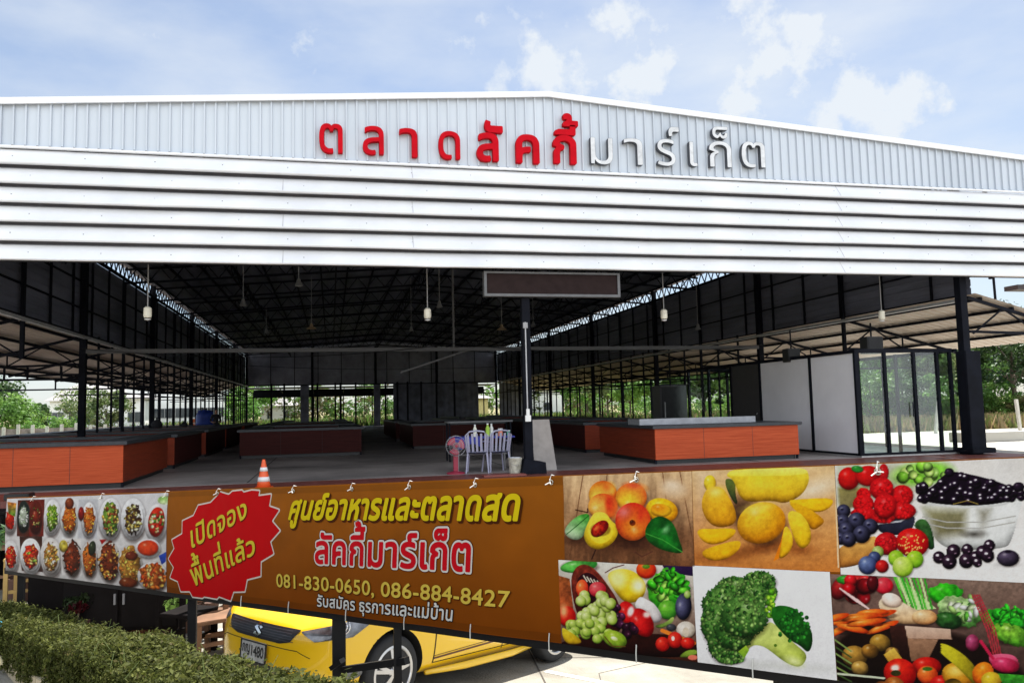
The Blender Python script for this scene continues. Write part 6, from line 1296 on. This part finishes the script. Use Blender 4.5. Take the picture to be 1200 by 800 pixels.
def dishes(p):
    p.bg((206, 204, 206), (196, 190, 186), nz=.05, fx=.01, fy=.01)
    def plate(cx, cy, rx, ry, food, n=40, bgc=None, rim=(236, 234, 236), rot=0, fs=.62, sz=.16, seed=1):
        if bgc: p.G([(cx-rx*1.05, cy-ry*1.12), (cx+rx*1.05, cy-ry*1.12), (cx+rx*1.05, cy+ry*1.12), (cx-rx*1.05, cy+ry*1.12)], bgc)
        p.E(cx, cy+ry*.05, rx*1.05, ry*1.04, rot, (130, 120, 120), soft=8, a=.5); p.E(cx, cy, rx, ry, rot, rim, tuple(v*.86 for v in rim)); p.E(cx, cy, rx*.80, ry*.82, rot, tuple(v*.9 for v in rim), rim)
        p.E(cx, cy, rx*fs, ry*(fs+.06), rot, food[0], tuple(v*.55 for v in food[0]), nz=.3, f=.05, bump=.2); p.many(n, cx, cy, rx*fs, ry*(fs+.04), rx*sz, food, seed, asp=.6, dark=.5)
    O = [(214, 120, 40), (190, 90, 30), (226, 160, 70)]; Gn = [(150, 180, 60), (206, 214, 140), (110, 150, 50)]; Rd = [(200, 50, 26), (226, 90, 50), (170, 36, 20)]; Mx = [(120, 150, 60), (220, 200, 130), (130, 70, 40), (200, 160, 80)]; Bn = [(130, 60, 30), (170, 90, 50), (96, 44, 26)]; Tn = [(206, 150, 70), (226, 186, 110), (176, 110, 50)]
    p.G([(120, 90), (300, 85), (300, 330), (120, 330)], (90, 40, 26)); p.G([(200, 88), (298, 85), (298, 330), (205, 330)], (110, 34, 24)); p.G([(140, 330), (290, 330), (290, 570), (150, 560)], (70, 44, 36))
    plate(70, 225, 46, 92, Rd, 16, rim=(214, 210, 210)); p.G([(50, 100), (110, 110), (105, 200), (60, 180)], (200, 120, 60), (80, 130, 50), nz=.4, f=.06)
    plate(165, 200, 46, 108, [(200, 210, 190), (170, 190, 150), (226, 226, 214)], 26, rim=(40, 50, 44)); plate(245, 205, 44, 114, [(130, 50, 30), (190, 170, 110), (96, 120, 50), (110, 36, 24)], 30, rim=(110, 36, 24))
    plate(358, 205, 60, 122, Gn, 40, seed=4); p.G([(425, 85), (530, 80), (525, 345), (425, 345)], (214, 214, 214)); plate(470, 215, 56, 116, O, 40, rim=(226, 226, 224), fs=.75, seed=5); p.E(468, 110, 28, 36, 0, (150, 80, 40), (90, 40, 20))
    p.G([(530, 85), (665, 80), (660, 345), (530, 345)], (186, 186, 190)); plate(606, 220, 50, 118, O, 44, seed=6, fs=.7); p.E(551, 180, 22, 46, 0, (150, 30, 24), (90, 16, 16))
    plate(745, 215, 76, 140, Mx, 60, seed=7, fs=.7); plate(900, 215, 84, 140, [(90, 60, 40), (206, 190, 130), (150, 130, 60), (230, 220, 190)], 60, seed=8); p.E(1055, 240, 78, 128, 6, (236, 234, 234), (190, 186, 186)); p.E(1055, 235, 56, 100, 6, (206, 60, 30), (150, 30, 16), nz=.2, f=.06); p.many(26, 1055, 230, 44, 80, 11, [(230, 190, 130), (200, 60, 40), (236, 210, 170), (90, 130, 50)], 9)
    plate(75, 470, 56, 112, Rd+[(206, 150, 80)], 24, rim=(220, 218, 218), seed=10); plate(212, 465, 70, 122, [(214, 60, 34), (230, 120, 60), (120, 150, 60), (236, 200, 120)], 40, rim=(240, 240, 240), seed=11); plate(350, 470, 76, 132, [(200, 140, 70), (226, 180, 110), (150, 130, 60), (230, 214, 180)], 50, rim=(226, 220, 216), seed=12)
    p.G([(420, 345), (550, 345), (550, 600), (420, 590)], (214, 208, 204)); plate(488, 480, 62, 120, Bn+[(170, 70, 36)], 36, rim=(214, 206, 200), fs=.85, seed=13); p.Ln([(490, 350), (548, 415)], 8, (40, 30, 30)); p.E(435, 395, 26, 40, 0, (206, 190, 90), (150, 130, 50), nz=.3)
    plate(606, 490, 54, 118, O+[(60, 70, 40)], 40, rim=(220, 214, 208), fs=.8, seed=14); p.E(628, 410, 24, 50, 10, (60, 70, 50), (40, 44, 34)); plate(735, 500, 74, 134, Bn+Tn, 60, rim=(214, 206, 196), fs=.85, seed=15); p.G([(675, 352), (720, 352), (690, 385)], (150, 30, 30)); plate(878, 530, 80, 136, Tn+[(230, 190, 90)], 60, rim=(220, 214, 206), fs=.9, seed=16); p.E(860, 640, 60, 34, 0, (130, 70, 34), (96, 44, 24)); p.E(890, 460, 40, 30, 0, (130, 60, 36), (90, 40, 24))
    p.E(1000, 412, 84, 66, 0, (236, 232, 232), (190, 186, 186)); p.E(1000, 408, 68, 52, 0, (214, 84, 44), (190, 60, 24), nz=.15, f=.05); p.G([(1070, 460), (1130, 430), (1120, 500), (1090, 520)], (60, 90, 170), (40, 60, 140)); plate(1030, 600, 104, 100, [(206, 110, 50), (226, 160, 80), (190, 80, 40), (236, 190, 120)], 60, rim=(230, 224, 222), fs=.82, seed=17)
    p.E(1110, 90, 50, 30, 0, (150, 190, 110), (200, 210, 170), nz=.4, f=.05, a=.9)
mid1, mid2, mid3 = tq(735, 659), tq(895, 665), tq(1080, 676)
picture('dish_photo', S0+.01, sx(197, 630), .0, .985, (0, 570), 5.714, dishes, 420, 150)
picture('peach_photo', sx(661, 610), sx(813.5, 610), mid1, .995, (650, 540), 6.6647, peaches, 250, 170)
picture('mango_photo', sx(814, 610), sx(983, 610), mid2, .995, (805, 535), 5.928, mangoes, 270, 190)
picture('berry_photo', sx(983.5, 610), S1, mid3, .995, (970, 530), 5.0, berries, 360, 210)
picture('basket_photo', sx(656, 700), sx(815, 700), .0, mid1-.001, (640, 640), 5.3316, basket, 260, 180)
picture('broccoli_photo', sx(816, 720), sx(977, 720), .0, mid2-.001, (800, 650), 5.3316, broccoli, 260, 200)
picture('vegetable_photo', sx(977.5, 720), S1, .0, mid3-.001, (960, 650), 5.0, vegetables, 360, 240)
# ------------------------------------------------------------------ hedge in its planter
HL = mat_attr('hedge leaves', .65, .12, .25, thru=.35)
_c = depth(60, 731, 7.25); _d = ray(-217, 650); _d = _d/np.hypot(_d[0], _d[1])          # the hedge falls away to the left with the ground
hA, hB = _c+_d*3.6, _c-_d*5.15
hv = np.array([hB[0]-hA[0], hB[1]-hA[1], 0]); HLEN = np.linalg.norm(hv); hv /= HLEN; hn = np.array([hv[1], -hv[0], 0])
if hn @ (EYE-hA) < 0: hn = -hn
HTOP = [hA[2], hB[2]]
def hz(u): return HTOP[0]*(1-u/HLEN)+HTOP[1]*(u/HLEN)
hm = hA+hv*HLEN*.5
hd = empty('hedge', (float(hm[0]), float(hm[1]), lot(hm[0], hm[1])), 'clipped green hedge growing in the low planter before the banner', 'hedge')
HW, HH = .52, .40
r = np.random.default_rng(31); n = 190000
u = r.uniform(0, HLEN, n); f = r.uniform(0, HW+HH, n); lump = (fbm(u*2.2, f*2.5, 5, 3)-.5)*.11+(fbm(u*7, f*7, 8, 2)-.5)*.10
front = f < HH
w = np.where(front, HW*.5, HW*.5-(f-HH)); zz = np.where(front, -HH+f, 0.0); edge = np.clip(1-np.hypot(np.minimum(np.abs(HH-f), .16)-.16, 0)/.16, 0, 1)
dep = r.uniform(0, .09, n)**1.0; w = w+np.where(front, lump-dep, 0)-(np.abs(HH-f) < .14)*.03; zz = zz+np.where(front, 0, lump-dep)-(np.abs(HH-f) < .14)*.035+.02*r.normal(size=n)
P_ = hA*np.array([1, 1, 0])+hv*u[:, None]+hn*w[:, None]+np.array([0, 0, 1])*(hz(u)+zz)[:, None]
out_n = np.where(front[:, None], hn, np.array([0, 0, 1.0]))+r.normal(size=(n, 3))*.65; out_n /= np.linalg.norm(out_n, axis=1)[:, None]
a = np.cross(out_n, r.normal(size=(n, 3))); a /= np.linalg.norm(a, axis=1)[:, None]; c = np.cross(out_n, a); s_ = (.0118*r.uniform(.5, 1.9, n))[:, None]
V = np.stack([P_-a*s_, P_-c*s_*.5, P_+a*s_*1.1, P_+c*s_*.5], 1).reshape(-1, 3)
HC = np.array([(.075, .092, .018), (.105, .122, .026), (.050, .062, .013), (.15, .165, .042), (.16, .14, .05)])*.8; toplit_tip = np.where(front, 0, r.random(n)); cc = HC[np.where(toplit_tip > .72, 3, r.choice(5, n, p=[.34, .28, .24, .10, .04]))]*r.uniform(.65, 1.3, n)[:, None]*(.75+.5*fbm(u*3.1, f*3.1, 44, 3))[:, None]  # pale tips on top leaves only, partly light from above put into the colour
o = quad_mesh('leaves', V, np.repeat(cc, 4, 0), HL); hang(o, hd)
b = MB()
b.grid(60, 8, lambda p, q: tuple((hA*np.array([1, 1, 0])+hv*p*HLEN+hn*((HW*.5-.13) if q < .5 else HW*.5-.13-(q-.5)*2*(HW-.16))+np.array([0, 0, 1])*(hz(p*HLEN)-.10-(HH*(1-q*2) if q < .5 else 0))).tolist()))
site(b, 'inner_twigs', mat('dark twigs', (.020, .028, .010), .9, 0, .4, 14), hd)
b = MB(); r = np.random.default_rng(41)
for k in range(70):
    uu = r.uniform(0, HLEN); ww = r.uniform(-HW*.4, HW*.55); q = hA*np.array([1, 1, 0])+hv*uu+hn*ww; z0 = hz(uu)-.05; L_ = r.uniform(.07, .14); e = q+hv*r.normal()*.06+hn*r.normal()*.06
    b.tube([(q[0], q[1], z0), (e[0], e[1], z0+L_)], [.003, .0015], 4, False)
    
tag(site(b, 'shoots', mat('young shoot', (.12, .16, .04), .6), hd), kind='stuff')
pl = empty('planter', (float(hm[0]), float(hm[1]), lot(hm[0], hm[1])), 'low tan concrete planter wall under the hedge', 'planter')
TAN = mat('tan concrete block', (.40, .34, .23), .85, 0, .12, 2.5, bump=.35, bscale=30, dark=(.28, .23, .15))
uu = 0; k = 0
while uu < HLEN:
    u2 = min(uu+.62, HLEN); b = MB(); q0, q1 = hA+hv*(uu+.006), hA+hv*(u2-.006); pts = []
    for q in (q0, q1):
        for wo in (.17, .25):
            pts.append(q*np.array([1, 1, 0])+hn*wo)
    zb0, zb1 = lot(*pts[0][:2])-.1, lot(*pts[2][:2])-.1; zt0, zt1 = hz(uu)-HH+.07, hz(u2)-HH+.07
    b.add([(*pts[0][:2], zb0), (*pts[1][:2], zb0), (*pts[3][:2], zb1), (*pts[2][:2], zb1), (*pts[0][:2], zt0), (*pts[1][:2], zt0), (*pts[3][:2], zt1), (*pts[2][:2], zt1)], [(0, 3, 2, 1), (4, 5, 6, 7), (0, 1, 5, 4), (1, 2, 6, 5), (2, 3, 7, 6), (3, 0, 4, 7)])
    site(b, 'block', TAN, pl, bevel=.006); uu = u2; k += 1
b = MB(); q0, q1 = hA+hv*.02, hA+hv*(HLEN-.02); b.add([(*(q+hn*wo)[:2], hz(us)-HH+.03) for q, us in ((q0, 0), (q1, HLEN)) for wo in (-.25, .165)], [(0, 1, 3, 2)]); site(b, 'soil', mat('planter soil', (.06, .045, .03), .95, 0, .3, 9), pl)
# kerb pipe and blue drum at the lower left corner
q0, q1 = onlot(-30, 768), onlot(75, 812); t = empty('drain_pipe', tuple(q0), 'pale yellow pipe lying along the foot of the planter', 'pipe')
PIPE = mat('yellowed plastic pipe', (.62, .52, .30), .45, 0, .1, 5)
q0 = q0+np.array([0, 0, .05]); q1 = q1+np.array([0, 0, .05]); b = MB(); b.tube([q0, (q0+q1)/2, q1], .05, 12); site(b, 'pipe_length', PIPE, t, True)
b = MB(); m_ = q0*.45+q1*.55; d_ = (q1-q0)/np.linalg.norm(q1-q0); b.tube([m_-d_*.06, m_+d_*.06], .058, 12); site(b, 'pipe_socket', PIPE, t, True)
q = onlot(-24, 776); t = empty('blue_pail', (q[0], q[1], q[2]), 'blue pail at the left end of the planter', 'pail')
b = MB(); b.lathe([(0, .002), (.14, .004), (.17, .32), (.18, .33), (.18, .36), (.16, .36), (.13, .03), (0, .03)], 20, tuple(q)); site(b, 'pail_body', mat('teal plastic', (.02, .20, .30), .4), t)
b = MB(); b.tube([q+np.array([-.17, 0, .34]), q+np.array([-.1, 0, .48]), q+np.array([.1, 0, .48]), q+np.array([.17, 0, .34])], .006, 6); site(b, 'handle', GREYP, t)
# ------------------------------------------------------------------ furniture and pots below the banner's left half
WOODB = mat('old brown wood', (.20, .10, .05), .6, 0, .25, 4, stretch=(1, 1, .2)); WOODY = mat('yellow wood', (.50, .32, .10), .6, 0, .2, 4, stretch=(1, 1, .2)); DKW = mat('black stained wood', (.008, .006, .006), .8, 0, .3, 4, spec=.1)
def beyond(px, gap):
    q = depth(px, 700, bd(px)+gap); return np.array([q[0], q[1], lot(q[0], q[1])])
def stool(px, py, h, w, lab, m, rz=0, back=False):
    q = beyond(px, py); t = empty('wooden_chair' if back else 'wooden_table', tuple(q), lab, 'chair' if back else 'table', 'wooden furniture behind the banner', rz)
    b = MB(); b.box((-w/2, -w/2, h-.04), (w/2, w/2, h)); b.build('seat' if back else 'tabletop', m, t, bevel=.006)
    for sx_ in (-1, 1):
        for sy in (-1, 1):
            top = h+.42 if (back and sy > 0) else h-.042
            b = MB(); b.box((sx_*(w/2-.03)-.025, sy*(w/2-.03)-.025 if not (back and sy > 0) else w/2+.002, .001), (sx_*(w/2-.03)+.025, sy*(w/2-.03)+.025 if not (back and sy > 0) else w/2+.05, top)); b.build('leg', m, t)
    for ya, yb in ((-w/2+.015, -w/2+.045), (w/2-.045, w/2-.015)): b = MB(); b.box((-w/2+.06, ya, h*.4), (w/2-.06, yb, h*.4+.04)); b.build('rail', m, t)
    if back:
        b = MB()
        for z in (.14, .26, .38): b.box((-w/2+.056, w/2+.008, h+z-.03), (w/2-.056, w/2+.04, h+z+.03))
        b.build('backrest', m, t)
    return t
stool(250, 1.7, .44, .42, 'brown wooden chair right of the black cabinet, behind the banner', WOODB, R(20), True)
stool(272, 2.3, .44, .42, 'brown wooden chair beside the yellow car front', WOODB, R(-25), True)
stool(222, 1.6, .46, .42, 'dark wooden chair under the starburst', DKW, R(60), True)
stool(50, 1.6, .74, .8, 'yellow wooden table below the food photos', WOODY, R(10))
stool(14, 1.9, .72, .7, 'brown wooden table at the left end behind the banner', WOODB, R(-8))
def cabinet(px, py, w, d, h, lab, rz):
    q = beyond(px, py); t = empty('black_cabinet', tuple(q), lab, 'cabinet', 'black cabinets behind the banner', rz)
    b = MB(); b.box((-w/2, -d/2, .1), (w/2, d/2, h)); b.build('cabinet_body', DKW, t, bevel=.01)
    b = MB(); b.box((-w/2-.03, -d/2-.03, h+.001), (w/2+.03, d/2+.03, h+.035)); b.build('cabinet_top', DKW, t)
    for sx_ in (-1, 1):
        b = MB(); b.box((sx_*w/4-w/4+.02, -d/2-.02, .14), (sx_*w/4+w/4-.02, -d/2-.002, h-.04)); dr = b.build('door', mat('dark cabinet door', (.010, .008, .008), .7, spec=.1), t, bevel=.004)
        b = MB(); b.box((sx_*.05-.01, -d/2-.04, h*.5), (sx_*.05+.01, -d/2-.02, h*.5+.12)); b.build('handle', GREYP, dr)
        for sy in (-1, 1):
            b = MB(); b.box((sx_*(w/2-.05)-.03, sy*(d/2-.05)-.03, .001), (sx_*(w/2-.05)+.03, sy*(d/2-.05)+.03, .1)); b.build('foot', DKW, t)
    return t
cabinet(152, 1.7, 1.3, .5, .8, 'long black cabinet behind the banner, under the food photos', R(-10))
cabinet(100, 2.1, 1.2, .5, 1.1, 'taller black cabinet left of the long one', R(-6))
cabinet(-30, 1.4, 1.0, .5, 1.1, 'black cabinet at the left edge of the picture', R(-6))
q = beyond(172, 2.0); t = empty('clay_jar', tuple(q), 'tall terracotta jar standing behind the long black cabinet', 'jar')
b = MB(); b.lathe([(0, .002), (.2, .004), (.23, .3), (.25, .8), (.22, 1.0), (.25, 1.05), (.22, 1.05), (.2, .9), (0, .88)], 24, tuple(q)); site(b, 'jar_body', mat('terracotta', (.33, .13, .07), .75, 0, .2, 5), t, True)
b = MB(); b.lathe([(.235, .8), (.262, .8), (.262, .83), (.235, .83)], 24, tuple(q)); site(b, 'jar_band', mat('terracotta', (.33, .13, .07)), t)
def potplant(px, py, h, lab, cols, seed):
    q = beyond(px, py); t = empty('potted_plant', tuple(q), lab, 'plant', 'potted plants behind the banner')
    b = MB(); b.lathe([(0, .002), (.14, .004), (.19, .3), (.2, .3), (.2, .33), (.17, .33), (.16, .28), (0, .28)], 18); b.build('pot', mat('dark clay pot', (.10, .05, .035), .8), t)
    b = MB(); r = np.random.default_rng(seed)
    for k in range(7): a = r.uniform(0, 6.28); b.tube([(0, 0, .28), (.12*math.cos(a), .12*math.sin(a), .28+h*.5), (.3*math.cos(a), .3*math.sin(a), .28+h*r.uniform(.6, .9))], [.012, .008, .004], 5)
    b.build('stem', BARK, t)
    cen = r.normal(size=(14, 3))*np.array([.2, .2, h*.22])+np.array([0, 0, .3+h*.6]); V, C = leaf_cloud(700, cen, np.full(14, .16), .05, cols, seed); o = quad_mesh('leaves', V, C, LEAFM); o.parent = t
potplant(198, 2.2, 1.0, 'leafy potted plant left of the dark chair, under the starburst', MIDG, 1); potplant(216, 2.6, .95, 'variegated potted plant right behind the dark chair', PALEG, 2); potplant(24, 1.6, .9, 'dark potted plant at the left end below the banner', DARKG*1.3, 3)
potplant(238, 3.0, .9, 'potted plant behind the brown chairs', MIDG, 5)
q = beyond(92, .6); t = empty('flower_pot', tuple(q), 'pot of red flowers in front of the taller black cabinet', 'plant')
b = MB(); b.lathe([(0, .002), (.1, .004), (.13, .2), (.11, .2), (0, .18)], 16); b.build('pot', mat('dark clay pot', (.10, .05, .035), .8), t); V, C = leaf_cloud(400, np.array([(0, 0, .36), (.06, .05, .42), (-.06, 0, .40)]), np.full(3, .10), .035, np.array([(.12, .01, .015), (.08, .006, .01), (.03, .05, .015)]), 8); o = quad_mesh('flowers', V, C, LEAFM); o.parent = t
b = MB(); b.tube([(0, 0, .18), (0, 0, .4)], .012); b.build('stem', BARK, t)
# ------------------------------------------------------------------ posts of the terrace rail seen over the left end of the banner
p = onY(24, 574, 15.0)
b = MB(); b.box((p[0]-.22, 14.9, SL), (p[0]+.16, 15.2, SL+.10)); o = b.build('black_box', BLACKP, bevel=.01); tag(o, 'small flat black box lying on the tiled edge at the far left', 'box')
